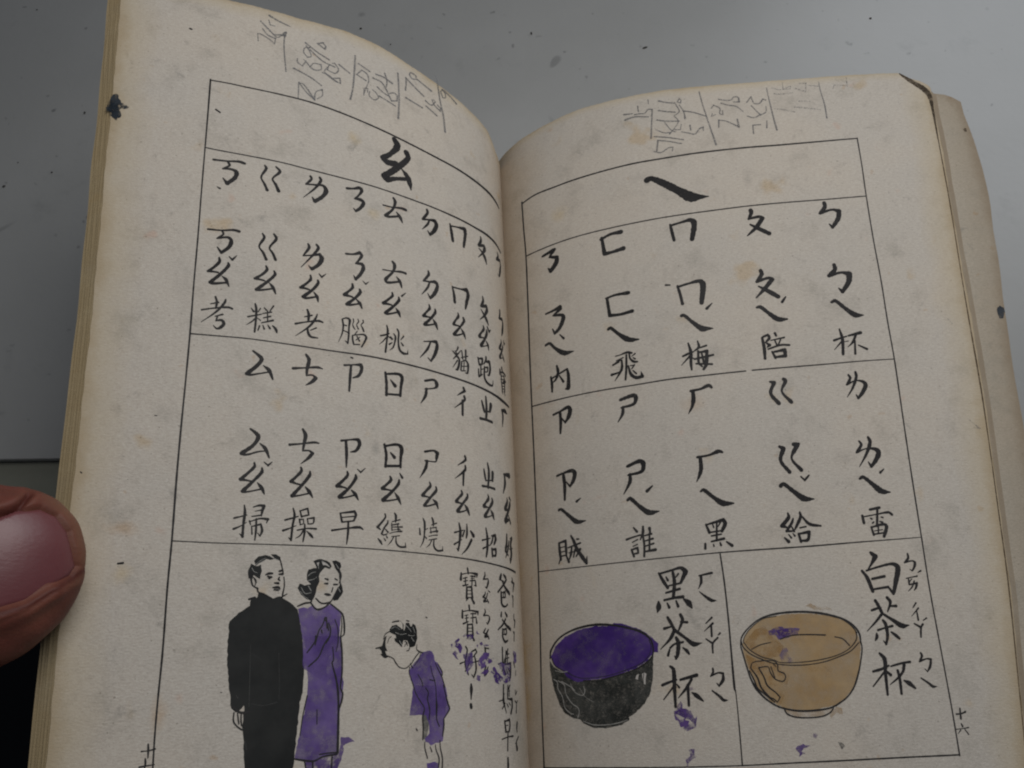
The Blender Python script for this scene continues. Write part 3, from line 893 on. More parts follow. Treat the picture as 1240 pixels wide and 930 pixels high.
1441 1532 88 1440 1578 110 1429 1618 81 1406 1656 22
g_sound_r_top R ink
1864 1518 54 1886 1525 101 1861 1584 87 1898 1643 111
1939 1509 99 1949 1519 100 1922 1577 58 1966 1641 104
h_sound_r R ink
1431 1899 65 1494 1894 57 1550 1878 100 1568 1885 50
1447 1904 86 1446 1961 107 1434 1996 78 1416 2029 21
g_sound_r R ink
1873 1879 72 1893 1891 120 1871 1953 85 1910 2016 93
1949 1872 93 1975 1872 86 1956 1895 110 1930 1947 57 1973 2010 107
g_tone_r R ink
1966 2044 36 1984 2064 62 2009 2040 40
l_sound_r_top R ink
2290 1513 52 2298 1530 71 2275 1566 61 2325 1547 37 2366 1558 84 2374 1577 113 2351 1617 97 2325 1646 65 2317 1626 30
2330 1499 65 2331 1525 78 2305 1584 63 2268 1635 21
l_sound_r R ink
2295 1879 51 2304 1898 75 2274 1937 66 2327 1921 35 2375 1927 94 2388 1946 125 2366 1986 107 2339 2016 69 2327 1991 29
2345 1861 65 2352 1887 90 2323 1949 67 2277 2014 20
l_tone_r R ink
2402 2032 26 2380 2050 66
z_ei R ink
614 2080 71 628 2078 74 678 2121 89 727 2161 120 781 2163 29
sh_ei R ink
1033 2085 74 1047 2078 91 1097 2126 98 1145 2163 138 1202 2162 28
thief_character R ink
604 2258 63 607 2312 80 612 2348 62
606 2258 45 648 2252 72 649 2317 78
611 2284 29 647 2282 29
610 2309 29 645 2306 29
613 2330 36 652 2328 36
607 2347 54 597 2367 36
648 2331 42 663 2365 82
684 2230 49 700 2260 81 718 2305 95 748 2350 100 772 2384 76 777 2350 20
721 2253 49 734 2254 35
663 2291 37 741 2276 51
685 2294 52 678 2328 69 663 2361 22
705 2307 51 694 2344 43
666 2319 29 717 2315 29
738 2308 66 711 2343 41
who_character R ink
1055 2233 43 1072 2255 64
1011 2290 56 1040 2283 42 1089 2274 41
1042 2307 28 1072 2296 35
1044 2328 28 1070 2320 35
1035 2344 51 1046 2379 58
1039 2344 41 1069 2337 61 1071 2364 51 1047 2367 41
1107 2233 51 1104 2266 73 1087 2298 29
1103 2276 51 1107 2327 58 1102 2384 51
1142 2245 73 1144 2269 43
1110 2280 34 1151 2274 48
1112 2307 34 1156 2299 55
1111 2333 34 1158 2324 48
1111 2360 47 1166 2356 67
1140 2269 44 1133 2356 51
h_ei R ink
1433 2081 56 1448 2074 91 1497 2117 98 1543 2151 145 1600 2156 41
g_ei R ink
1855 2085 88 1870 2075 91 1917 2116 106 1968 2157 146 2019 2163 27
black_character R ink
1444 2253 49 1458 2294 77
1451 2253 40 1537 2236 88 1545 2254 104 1524 2292 75
1459 2294 40 1528 2289 40
1479 2255 28 1483 2270 42
1520 2248 41 1506 2268 27
1501 2250 49 1492 2337 62
1467 2312 40 1519 2307 40
1464 2340 46 1531 2330 66
1431 2349 56 1429 2372 63
1473 2354 28 1475 2363 42
1508 2348 35 1512 2361 56
1543 2347 41 1569 2367 75
give_character R ink
1875 2225 42 1877 2246 87 1837 2287 95 1861 2295 47
1899 2254 40 1891 2273 66 1858 2314 68 1885 2316 46
1885 2290 28 1896 2317 56
1888 2326 21 1897 2340 48
1866 2331 28 1878 2348 49
1844 2346 41 1862 2366 83
1937 2225 56 1939 2246 74 1913 2291 66 1896 2317 17
1946 2247 42 1979 2286 75 2035 2299 47
1928 2302 39 1960 2298 39
1918 2331 55 1925 2370 62
1921 2331 46 1973 2325 76 1961 2363 71 1926 2366 45
l_ei R ink
2270 2075 66 2287 2067 85 2328 2104 100 2370 2144 142 2416 2153 28
thunder_character R ink
2297 2234 53 2347 2227 72
2254 2262 62 2257 2298 76
2258 2268 33 2331 2259 33 2391 2253 60 2406 2265 64
2335 2236 54 2326 2289 61 2320 2318 47
2294 2277 35 2300 2281 48
2308 2296 32 2301 2301 44
2349 2274 35 2357 2277 48
2339 2296 34 2352 2300 47
2291 2320 48 2298 2359 55
2294 2321 39 2357 2310 66 2369 2321 82 2349 2369 79
2305 2340 26 2346 2336 26
2327 2319 34 2322 2354 40
2299 2356 39 2349 2352 39
treasure1_character L ink
913 2429 56 909 2452 50
957 2454 48 961 2484 74
958 2461 26 897 2449 27 845 2451 74 849 2466 29
945 2479 27 917 2472 27
943 2493 23 915 2487 23
930 2474 38 931 2511 43
949 2514 41 913 2506 30
895 2464 27 860 2463 40
883 2461 34 886 2507 40
899 2487 27 861 2482 40 857 2507 51 871 2506 16
893 2475 15 867 2473 19
922 2519 55 926 2570 60
923 2519 26 889 2515 55 886 2568 68
920 2534 19 887 2532 19
921 2551 19 888 2549 19
924 2568 23 889 2566 27
916 2570 43 931 2584 19
894 2568 43 876 2590 71
b_small_sound L ink
784 2436 33 783 2450 50 799 2471 41 759 2465 30 757 2479 67 773 2511 51 786 2507 16
ao_small L ink
787 2532 32 788 2542 47 805 2557 57 786 2561 24
768 2536 38 776 2554 42 800 2577 69 767 2575 27
773 2566 32 763 2580 46
ao_small_tone L ink
760 2524 28 748 2529 34
dad1_character L ink
631 2430 73 642 2449 112
605 2429 57 583 2440 93
655 2457 33 608 2462 35
575 2450 56 610 2478 65 673 2522 51
626 2462 41 594 2492 85 548 2516 108
640 2521 83 641 2549 91 638 2580 80 604 2588 48 575 2575 46
636 2521 20 596 2515 64 597 2541 54 634 2546 24
616 2521 35 618 2541 43
dad1_sound L ink
499 2432 46 495 2446 68 508 2454 52 472 2458 70 485 2480 70 493 2502 46
497 2527 57 505 2580 44
508 2524 44 499 2539 45
treasure2_character L ink
911 2605 55 908 2627 49
957 2630 47 958 2661 68
957 2635 26 906 2627 26 849 2631 64 850 2644 29
942 2653 22 920 2648 22
940 2665 22 918 2661 22
930 2650 32 931 2683 37
954 2690 38 919 2679 27
901 2642 26 864 2640 30
887 2639 33 889 2680 39
902 2662 22 865 2656 34 861 2682 52
treasure2_lower L ink
925 2693 53 929 2742 58
926 2693 25 892 2690 48 891 2741 60
926 2709 18 890 2708 18
927 2724 18 891 2723 18
929 2740 25 891 2739 26
925 2744 41 933 2758 20
898 2741 43 885 2762 59
b_small_sound2 L ink
796 2615 32 792 2627 49 808 2645 39 766 2644 30 760 2659 65 778 2684 41 788 2677 17
ao_small2 L ink
796 2706 34 813 2725 49 795 2732 25
774 2710 41 802 2743 68 773 2742 26
782 2733 32 773 2751 45
dad2_character L ink
646 2619 56 651 2636 79
607 2618 50 590 2632 86
606 2649 55 635 2676 54 689 2706 34
641 2655 45 604 2678 76 555 2696 87
641 2703 73 645 2738 72 622 2760 68 590 2752 37
640 2701 19 602 2697 62 605 2721 52 642 2726 19
625 2702 34 627 2722 33
dad2_sound L ink
498 2619 45 500 2643 56 486 2650 70 500 2683 44
506 2707 44 513 2750 43
519 2704 31 508 2719 43
good1_character L ink
942 2794 46 933 2807 47 950 2871 47 931 2916 41
983 2869 37 960 2862 25 923 2856 14
916 2838 37 926 2870 40 951 2902 29
904 2815 28 876 2804 44 869 2816 43 895 2838 28
886 2834 38 879 2856 50 879 2898 54 897 2928 43 910 2916 20
907 2865 18 857 2855 26
h_small_sound L ink
811 2795 27 777 2798 31
805 2797 55 805 2837 67
ao_small3 L ink
805 2880 40 822 2905 52 794 2898 24
789 2883 35 817 2919 60 788 2901 36
exclamation_mark L ink
915 2959 53 915 2978 90 919 3023 31
922 3047 89 920 3056 89
mother1_character L ink
654 2791 55 656 2836 63 655 2881 71 638 2914 56
700 2867 32 665 2861 24 649 2859 20
635 2843 48 651 2881 54 669 2900 28
618 2805 59 629 2866 58
595 2793 51 610 2812 49
615 2820 24 583 2815 25
622 2839 24 586 2834 24
600 2804 44 609 2865 51
629 2866 23 570 2860 62 581 2917 81 593 2939 43
640 2896 24 629 2914 40
622 2888 25 611 2906 42
604 2882 25 593 2898 43
mother1_sound L ink
532 2813 51 526 2832 36 507 2816 51 506 2847 65
534 2855 50 522 2878 41
511 2893 32 516 2916 31
mother2_character L ink
659 2962 54 664 3012 61 653 3063 39
614 2965 51 623 3013 58
591 2963 40 611 2980 47
602 2976 35 604 3013 43
616 2991 15 594 2989 15
mother2_lower L ink
707 3035 28 665 3029 25
659 3002 54 670 3034 60 653 3066 46 643 3088 31
651 3045 35 681 3069 40
618 3002 50 624 3024 49
624 3025 19 576 3028 74 577 3060 72 595 3091 68
635 3047 30 620 3061 39
609 3044 32 597 3055 32
mother2_sound L ink
531 2987 40 529 3009 30 510 2991 40
541 3035 35 524 3046 51 530 3088 50
505 3034 30 522 3046 38
early2_character L ink
663 3125 61 656 3169 69
663 3125 28 613 3119 63 612 3146 67 623 3170 65
649 3144 18 629 3143 19
656 3172 26 619 3170 26
697 3202 28 634 3194 27 582 3193 44
636 3173 56 647 3252 54
early2_sound L ink
525 3134 60 534 3159 69 532 3177 40
519 3199 38 548 3223 57 542 3251 106
544 3230 38 558 3226 31
exclamation_mark2 L ink
648 3287 70 649 3317 92 653 3337 53
ten_left L ink
2379 3160 23 2354 3159 18 2331 3154 30
2357 3137 26 2355 3156 36 2354 3183 21
page_number_digit_left L ink
2363 3185 28 2361 3202 35 2362 3209 24
2382 3212 34 2357 3209 23 2329 3206 16
2362 3209 24 2360 3229 23 2340 3234 23 2332 3226 12
black2_character R ink
1173 2474 50 1196 2518 83 1214 2547 72
1177 2477 53 1246 2464 52 1292 2457 78 1316 2477 123 1286 2527 71
1210 2495 33 1218 2512 67
1276 2485 49 1260 2502 27
1248 2475 68 1252 2525 90 1240 2596 84
1214 2540 36 1286 2530 52
1203 2572 52 1277 2558 62
1191 2606 56 1246 2599 61 1291 2597 76
1160 2613 51 1159 2636 130 1150 2661 34
1205 2621 39 1214 2642 72
1253 2614 44 1261 2640 72
1295 2610 53 1318 2629 134 1332 2653 38
h_ei_small R ink
1383 2502 36 1450 2493 57
1393 2506 72 1391 2535 66 1374 2564 16
1377 2578 21 1401 2599 53 1437 2624 77 1461 2626 13
tea_character R ink
1179 2740 65 1228 2731 30
1201 2689 72 1218 2720 83 1232 2751 71
1269 2681 77 1278 2704 83 1254 2752 43
1268 2714 50 1301 2718 55
1232 2751 91 1206 2789 69 1151 2835 16
1237 2754 79 1284 2789 68 1324 2820 105 1368 2817 12
ch_small R ink
1429 2704 46 1396 2729 25
1431 2731 51 1384 2765 15
1422 2743 49 1420 2789 49
1389 2800 31 1422 2823 51
1449 2798 46 1422 2823 47 1418 2864 43
1463 2778 50 1453 2786 25
tea_lower R ink
1237 2786 71 1246 2809 100 1238 2862 93 1228 2881 59 1221 2868 22
1202 2831 51 1226 2815 49 1271 2808 54
1198 2840 49 1188 2864 60
1268 2834 36 1286 2848 79 1297 2863 53
cup2_character R ink
1146 2997 67 1188 2984 53 1222 2976 38
1194 2915 57 1210 2928 94 1208 3009 88 1206 3093 65
1200 3009 46 1148 3061 26
1220 2995 26 1232 3010 53
1241 2977 57 1327 2960 85
1298 2978 62 1267 3016 66 1223 3057 20
1277 3003 71 1274 3091 59
1295 3036 35 1318 3051 101 1348 3075 36
b_ei_small R ink
1410 2935 48 1410 2952 52 1396 2968 38 1435 2955 38 1459 2959 58 1456 2987 72 1434 3012 47 1422 3000 15
1397 3032 35 1434 3060 61 1449 3075 68 1471 3076 12
white_character R ink
2268 2444 71 2289 2463 119 2266 2495 66 2239 2527 20
2212 2528 60 2232 2559 82 2251 2625 81
2234 2528 44 2303 2512 50 2369 2503 71 2393 2520 120 2371 2591 104 2352 2642 67 2331 2609 44
2257 2568 54 2320 2559 69
2249 2617 44 2331 2609 54
b_ai_small R ink
2453 2459 44 2453 2479 57 2432 2499 49 2471 2493 36 2483 2501 61 2476 2524 57 2463 2540 39 2452 2532 16
2506 2542 44 2490 2549 19
2427 2574 29 2460 2569 25 2483 2566 39
2438 2579 43 2438 2602 43
2454 2578 25 2437 2594 25
2437 2604 29 2477 2598 58 2468 2620 46 2458 2630 24
2465 2588 36 2450 2615 35 2427 2634 12
tea2_character R ink
2232 2712 57 2268 2703 48 2281 2702 24
2257 2669 70 2269 2694 76 2282 2729 65
2317 2658 76 2330 2678 74 2310 2721 31
2327 2697 39 2356 2698 64
2279 2731 63 2248 2761 53 2196 2804 19
2287 2732 52 2332 2763 78 2370 2788 115 2407 2787 14
ch_small2 R ink
2456 2689 44 2438 2709 24
2464 2713 39 2425 2748 14
2454 2730 38 2455 2766 48
2432 2781 31 2461 2799 52
2497 2759 37 2479 2769 23
2474 2786 49 2463 2799 47 2455 2842 42
tea2_lower R ink
2280 2760 59 2290 2775 81 2292 2828 68 2279 2866 57 2268 2850 21
2249 2802 51 2285 2794 42 2323 2787 52
2240 2816 37 2239 2832 77 2228 2848 25
2313 2814 42 2332 2829 68 2348 2844 58
cup3_character R ink
2196 2982 54 2240 2973 54 2276 2960 41
2240 2905 58 2260 2930 96 2255 2990 78 2250 3083 57
2247 2989 47 2186 3046 28
2261 2985 51 2279 3000 67
2286 2963 36 2342 2952 50 2383 2948 55
2351 2961 76 2341 2988 58 2311 3015 50 2270 3041 18
2316 2983 64 2320 3020 68 2318 3081 57
2340 3027 35 2364 3040 101 2389 3061 46
b_ei_small2 R ink
2441 2912 43 2446 2923 57 2430 2948 46 2466 2938 32 2487 2941 54 2478 2971 55 2461 2993 36 2450 2981 16
2424 3019 31 2462 3046 56 2476 3058 63 2497 3058 11
ten_right R ink
2568 3177 35 2592 3176 30 2614 3169 43
2590 3154 37 2587 3196 47
page_number_six R ink
2585 3218 31 2589 3228 39
2553 3239 19 2587 3237 19 2618 3234 25
2577 3243 27 2562 3257 13
2598 3241 23 2612 3262 30
pencil_number L pencil
2057 -558 43 2020 -540 39 1972 -525 34 1942 -518 20
2101 -501 31 2049 -446 32 2019 -416 32
2089 -450 26 2061 -414 32 2021 -401 33
2108 -353 17 2113 -406 19 2103 -409 28 2047 -383 28 2023 -360 20 2015 -412 19 2002 -417 19 1970 -466 28
2026 -427 23 1970 -443 55
2059 -525 19 2051 -491 23 2025 -491 19
pencil_rule L pencil
1964 -468 38 1972 -428 27 1971 -338 25 1956 -188 25
pencil_number L pencil
1757 -475 31 1792 -455 29 1749 -432 44 1744 -453 31 1764 -472 29
1857 -432 39 1791 -391 34 1723 -364 35
1833 -406 32 1860 -395 25 1866 -360 24 1844 -333 29 1824 -346 20 1835 -382 26 1853 -411 27
1832 -392 29 1761 -340 34 1690 -325 34
1898 -303 21 1897 -276 26 1870 -260 25 1851 -304 20 1864 -307 24
1850 -295 28 1808 -258 33 1767 -275 21 1768 -310 29 1809 -302 21 1829 -267 16
1916 -225 42 1862 -210 33 1806 -188 33 1763 -163 28
1886 -28 21 1886 -135 22 1859 -133 27 1800 -51 42 1791 -107 19 1757 -137 28 1756 -94 19 1783 -62 21
1886 -140 26 1845 -86 27 1796 -48 32
pencil_number L pencil
1732 -307 19 1746 -266 27 1688 -227 34 1656 -223 33 1660 -257 34 1696 -242 27
1722 -330 20 1732 -289 28 1689 -280 27 1668 -316 27 1691 -352 25 1705 -346 22
1666 -354 35 1603 -318 30
1759 -256 24 1731 -254 29 1674 -224 34
pencil_rule L pencil
1572 -462 34 1576 -331 37 1584 -211 32 1597 -133 36
pencil_number L pencil
1551 -413 40 1483 -385 36
1563 -325 20 1531 -374 27 1499 -358 35 1489 -315 24 1505 -253 21 1517 -209 22 1517 -194 17
1563 -328 26 1505 -308 35
1517 -209 23 1514 -249 23 1495 -254 30 1495 -227 21
1482 -240 20 1485 -208 25 1452 -191 29 1426 -219 24 1446 -249 27 1466 -259 22
1463 -347 36 1406 -338 36 1345 -233 37 1310 -250 28
1446 -383 31 1399 -385 37 1341 -366 47
1389 -419 34 1375 -369 32 1379 -320 29
1436 -293 36 1399 -270 32 1359 -258 32
1423 -232 36 1372 -220 36 1321 -207 37
1358 -282 23 1331 -299 31 1310 -290 36 1310 -250 31
pencil_rule L pencil
1303 -463 37 1299 -384 37 1296 -257 35 1303 -124 45
pencil_number L pencil
1253 -359 35 1248 -410 32 1248 -456 41 1200 -424 46 1125 -383 48
1225 -493 24 1214 -516 36 1180 -510 42 1177 -483 21 1207 -474 31 1222 -491 31
1169 -487 42 1068 -457 49
1250 -304 43 1203 -296 39 1137 -287 40
1111 -354 42 1072 -343 31 1038 -387 25 1050 -397 33
1108 -315 47 1029 -285 43
1062 -390 32 1047 -357 38 1003 -337 42 998 -360 39 1022 -371 33
pencil_rule L pencil
1030 -599 32 1017 -543 42 1000 -417 42 979 -313 47 969 -196 51
pencil_number L pencil
993 -493 45 978 -456 41 956 -469 27 959 -501 40 980 -518 38 993 -498 19
976 -521 47 925 -505 48 868 -476 50
pencil_number R pencil
1178 -398 38 1231 -391 30
1182 -354 48 1243 -362 34 1328 -340 29
1268 -440 27 1269 -397 23
1244 -379 30 1284 -377 29 1304 -372 25 1332 -398 30 1355 -392 29
1334 -474 20 1335 -439 16
pencil_rule R pencil
1355 -392 30 1345 -295 30 1333 -174 37
pencil_number R pencil
1398 -449 36 1446 -426 32 1497 -411 29
1393 -375 36 1441 -356 32 1492 -341 28
1378 -304 36 1435 -283 32 1512 -268 28
1366 -232 19 1416 -197 27 1455 -193 24
1422 -278 20 1456 -213 24 1481 -192 26
1526 -439 30 1511 -417 23 1530 -405 29 1535 -429 19 1522 -440 19
1500 -402 26 1518 -341 23 1484 -314 20 1506 -269 23 1483 -224 22 1447 -182 27
1522 -390 23 1544 -336 26 1549 -281 38
1544 -340 36 1595 -322 28 1650 -292 27 1675 -276 19
1353 -182 28 1439 -156 32 1527 -123 27
1361 -71 33 1373 -149 36 1437 -128 27 1512 -97 31
1345 -70 31 1386 -54 28 1433 -80 28 1459 -79 28 1454 -52 20
1574 -224 32 1576 -187 26
1519 -185 20 1557 -170 28 1600 -154 28 1629 -190 31 1652 -198 33 1650 -170 19
1482 -208 24 1514 -202 20 1523 -241 17
pencil_rule R pencil
1649 -471 26 1663 -364 26 1689 -212 29 1717 -55 38
pencil_number R pencil
1762 -393 28 1806 -377 29 1838 -376 28 1850 -395 33 1878 -390 30 1884 -352 30 1849 -358 29
1712 -331 26 1727 -353 29 1763 -322 27 1759 -282 26 1777 -271 30 1777 -303 22
1773 -362 28 1815 -338 28 1859 -323 27 1899 -276 18
1715 -289 21 1707 -270 19 1733 -278 20
1744 -179 26 1749 -235 31 1792 -219 27 1834 -188 26 1863 -164 43 1859 -225 29
pencil_number R pencil
1927 -343 29 1956 -381 29 1970 -329 26 2002 -324 32 2024 -355 28 2042 -344 32
1950 -315 21 1977 -270 21 1999 -235 36 2033 -254 24 2037 -295 19
1920 -238 28 1959 -220 28 1999 -239 31
1944 -101 25 1946 -165 25 1992 -163 28
2032 -185 25 2026 -134 32
1878 -368 20 1882 -350 17
pencil_rule R pencil
2055 -438 19 2064 -308 26 2076 -176 32 2084 -110 38
pencil_number_faint R pencil
2086 -430 29 2139 -415 25 2199 -434 25 2197 -413 20 2152 -414 21
2155 -468 22 2152 -414 19
2095 -387 37 2129 -379 33 2207 -382 25
2229 -413 33 2284 -382 32 2295 -448 25 2253 -449 25
2207 -270 37 2282 -254 33 2356 -234 28
2080 -273 20 2142 -257 28 2203 -234 28
2237 -313 25 2301 -306 33
2451 -386 19 2461 -414 24 2505 -409 21
2541 -464 22 2536 -398 27 2512 -409 21
2296 -431 21 2365 -416 25
pencil_rule R pencil
2372 -448 16 2374 -381 20 2386 -272 26 2387 -166 32
scribble L ink
2260 642 24 2251 647 31
2453 -344 44 2445 -341 51
accent L ink
2294 170 46 2273 184 46
2256 645 31 2247 649 49
1079 1498 23 1076 1502 29
1581 1461 38 1572 1463 46
2530 2481 33 2511 2479 41
2712 2111 20 2707 2115 28
2445 1853 19 2436 1854 19
2105 2966 12 2100 2968 15
1246 3134 30 1241 3140 35
1182 2669 24 1175 2672 28
man_illustration L ink
F print 2004 2615 1979 2606 1976 2585 1953 2593 1917 2612 1882 2600 1854 2619 1826 2634 1807 2651 1800 2672 1789 2736 1781 2778 1777 2828 1773 2882 1774 2935 1779 2991 1787 3014 1790 3061 1797 3139 1803 3214 1810 3259 1998 3247 2006 3147 2015 3091 2012 3057 2010 3015 2030 3037 2042 3040 2059 3028 2064 3013 2068 2975 2075 2936 2081 2897 2086 2857 2088 2777 2086 2702 2050 2670 2008 2641
1981 2568 22 1976 2585 26 1953 2593 26 1917 2612 30
2012 2615 34 1988 2607 30
1879 2605 22 1855 2591 18
2006 2512 75 2014 2526 44
1875 2609 18 1873 2592 27 1867 2557 23 1870 2522 18
1892 2442 23 1883 2469 23 1874 2504 23
F print 2000 2458 1983 2442 1952 2431 1933 2435 1915 2450 1933 2453 1946 2449 1973 2465 1990 2477
F print 1929 2431 1906 2429 1888 2440 1885 2456 1906 2452 1915 2443
F print 2010 2471 1994 2477 1981 2481 1968 2472 1964 2498 1972 2533 1983 2529 1997 2516 2000 2534 2008 2538 2021 2521 2020 2495
2007 2538 30 1999 2560 26 1977 2572 21
2001 2525 17 1987 2538 22 1990 2560 13
1996 2529 17 1986 2547 26
1948 2515 18 1935 2509 44 1919 2508 26
1939 2521 26 1923 2524 39
1936 2528 17 1929 2530 17
1890 2498 35 1877 2494 31
1892 2511 22 1876 2509 40
1889 2522 18 1893 2531 32 1886 2537 18
1909 2547 22 1893 2548 39
1915 2566 26 1892 2564 43 1885 2570 22
1910 2575 22 1892 2577 22
F wash_grey 1915 2564 1883 2564 1887 2577 1900 2581 1912 2573
2049 3041 22 2049 3072 27 2033 3092 25 2007 3108 20
2035 3044 22 2031 3067 24 2028 3082 24
2021 3046 19 2020 3073 25 2017 3088 24
2010 3048 22 2008 3073 25 2006 3093 25
2053 3021 30 2024 3042 35 1991 3041 36
woman_illustration L ink
1808 2640 22 1776 2627 31 1752 2624 22
1752 2622 27 1738 2641 27 1719 2652 35 1686 2640 27 1667 2624 27
1743 2632 18 1728 2650 18
1667 2624 27 1633 2648 28 1608 2669 34 1600 2700 34 1598 2735 34 1600 2752 24 1612 2761 18
1729 2606 23 1705 2625 27 1667 2624 27
1748 2619 23 1730 2562 19
1613 2678 12 1610 2717 19 1614 2756 19 1614 2799 19
F print 1742 2450 1719 2440 1694 2443 1670 2451 1660 2469 1669 2481 1689 2473 1703 2489 1719 2512 1714 2534 1726 2562 1734 2597 1748 2619 1781 2603 1805 2577 1808 2564 1801 2548 1787 2550 1778 2554 1750 2549 1769 2532 1772 2510 1765 2487 1742 2479 1727 2481 1732 2468
F print 1658 2446 1640 2443 1620 2451 1615 2467 1623 2481 1615 2508 1617 2536 1609 2558 1607 2576 1614 2590 1628 2612 1648 2613 1653 2604 1639 2581 1629 2559 1619 2536 1627 2500 1640 2482 1648 2464
F paper 1704 2453 1687 2454 1669 2474 1689 2466 1701 2464
F paper 1728 2456 1718 2453 1723 2472
1718 2485 19 1736 2513 14 1726 2539 14
1625 2481 25 1617 2508 35 1624 2540 20
1690 2522 18 1676 2526 32
1692 2543 22 1678 2543 36
1644 2521 23 1632 2527 19
1649 2546 27 1632 2545 27
1653 2559 19 1658 2577 24
1689 2587 27 1675 2589 45 1663 2590 22
1629 2559 19 1648 2595 24 1662 2618 23 1686 2625 22
1685 2684 28 1699 2718 19 1712 2736 23 1721 2766 23 1728 2795 19
1690 2688 18 1675 2710 19 1670 2735 28
1680 2684 24 1677 2727 24
1670 2705 19 1661 2731 24 1665 2761 24 1679 2787 19
1642 2692 17 1629 2726 19 1626 2778 19 1635 2821 14
1701 2736 28 1698 2748 19
1726 2758 25 1729 2781 24 1762 2824 24
1663 2758 25 1688 2792 25 1712 2842 24 1754 2878 24
1650 2803 19 1646 2854 22 1652 2865 25 1635 2921 31 1625 2970 38 1621 3035 38 1621 3115 44 1622 3204 43
1615 2758 26 1608 2826 32 1607 2905 32 1613 2965 25 1603 2982 32 1606 3009 32 1615 3036 25
1803 3217 20 1756 3226 30 1721 3229 26 1685 3216 24 1625 3210 26
1700 3207 16 1661 3204 21 1625 3204 21
1783 3134 15 1773 3062 18 1757 2989 21
1761 3227 23 1755 3255 23
1728 3229 30 1726 3256 24
1646 3218 25 1648 3261 27
1714 3043 15 1713 3096 18
purple_wash L ink
F purple 1805 2651 1780 2642 1766 2646 1747 2637 1719 2658 1686 2644 1657 2628 1638 2648 1613 2669 1617 2700 1622 2748 1624 2791 1626 2804 1650 2821 1673 2854 1676 2945 1778 2882 1781 2778 1789 2736
F purple 1779 2758 1619 2758 1608 2815 1610 2899 1600 2943 1603 2993 1612 3036 1617 3089 1618 3163 1618 3207 1685 3216 1721 3229 1756 3227 1803 3214 1793 3164 1778 3103 1762 3020 1755 2951 1761 2842
F purple_light 1610 3148 1575 3149 1546 3166 1575 3170 1600 3182 1594 3195 1606 3231 1624 3263 1755 3255 1756 3229 1721 3232 1685 3218 1618 3208 1610 3174
boy_illustration L ink
F print 1378 2728 1365 2711 1344 2705 1323 2717 1315 2727 1311 2721 1311 2699 1327 2691 1348 2692 1319 2690 1306 2704 1304 2730 1300 2728 1293 2697 1276 2695 1268 2712 1263 2715 1256 2701 1241 2708 1233 2728 1233 2762 1243 2793 1256 2800 1273 2804 1277 2790 1288 2773 1305 2770 1312 2784 1316 2802 1333 2788 1353 2774 1355 2764 1345 2763 1349 2751 1378 2740
F print 1404 2762 1394 2755 1400 2778 1399 2798 1391 2818 1403 2818 1391 2838 1395 2844 1415 2838 1423 2818 1435 2808 1446 2807 1431 2802 1415 2795 1411 2779
1365 2697 17 1348 2693 24 1332 2691 27
1289 2688 24 1276 2690 18
1411 2769 12 1402 2749 15 1378 2735 18
1390 2785 10 1382 2765 13 1370 2758 9
1448 2807 23 1423 2803 30
1423 2831 18 1403 2843 34 1391 2841 23
1391 2838 17 1362 2848 18 1350 2864 23 1330 2884 18 1300 2889 16 1283 2882 18 1270 2870 15
1234 2790 13 1236 2810 21 1212 2822 26 1203 2823 21
1221 2820 20 1248 2847 20 1266 2870 18
1270 2867 17 1266 2880 21 1258 2887 23
1215 2828 13 1226 2850 15 1249 2877 14
1301 2777 14 1290 2780 20 1286 2794 15 1294 2784 10 1301 2797 16
1275 2804 17 1280 2814 19 1291 2816 13
1275 2884 21 1279 2907 17 1267 2936 19 1257 2961 21
1232 2914 17 1211 2944 19 1207 2962 20
1160 2880 16 1152 2911 18 1139 2941 20 1135 2963 20
1132 2867 20 1119 2891 22 1097 2925 23 1086 2952 23 1080 2969 21
1118 2870 18 1094 2904 23 1094 2918 23
1166 2937 20 1144 2941 20
1258 2959 21 1245 2992 23 1221 3025 23 1200 3054 24 1210 3086 34 1209 3132 29 1213 3178 24
1190 2971 21 1176 2990 25 1182 3015 25 1171 3059 27 1175 3098 27
1133 2969 20 1132 3016 23 1131 3046 45 1133 3100 25 1119 3129 24
1089 2962 21 1077 2999 26 1066 3036 31 1056 3059 32 1073 3080 24 1092 3099 24
1092 3101 31 1093 3130 36 1102 3169 25
1202 3189 19 1203 3209 24 1190 3251 24
1144 3202 20 1142 3220 24 1126 3255 30 1130 3290 25
1118 3186 20 1117 3214 25 1107 3257 30 1110 3296 30
1174 3207 14 1165 3227 24
F wash_grey 1211 3086 1191 3073 1177 3087 1179 3134 1192 3175 1213 3178
purple_wash L ink
F purple 1270 2884 1226 2847 1203 2820 1176 2813 1149 2819 1138 2836 1138 2853 1118 2867 1091 2908 1097 2921 1088 2942 1075 2972 1067 3006 1073 3029 1084 3084 1279 3078 1257 2961 1271 2936 1279 2907
F purple 1258 2959 1084 2962 1072 3010 1053 3055 1073 3084 1092 3101 1093 3134 1095 3166 1103 3190 1124 3193 1169 3201 1197 3185 1202 3175 1177 3155 1176 3123 1203 3054 1222 3040 1240 3007
F purple 1193 3270 1152 3268 1127 3276 1128 3295 1194 3291
ink_blot L ink
F purple 938 2739 889 2735 885 2761 923 2762
F purple 1037 2787 1019 2780 986 2756 981 2765 1002 2780 969 2786 962 2804 973 2825 993 2808 1008 2794 1028 2801
F purple_light 1034 2822 1013 2815 994 2822 1009 2829 995 2850 1019 2833
F purple 869 2780 840 2772 828 2766 820 2786 835 2790 852 2783 867 2793
F purple 829 2826 800 2815 772 2821 777 2840 752 2857 772 2869 798 2869 824 2891 853 2884 863 2859 850 2845
F purple 830 2898 780 2883 795 2912 820 2923 843 2909
F purple 768 2897 733 2882 700 2911 671 2925 586 2917 589 2943 642 2954 680 2940 704 2962 732 2951
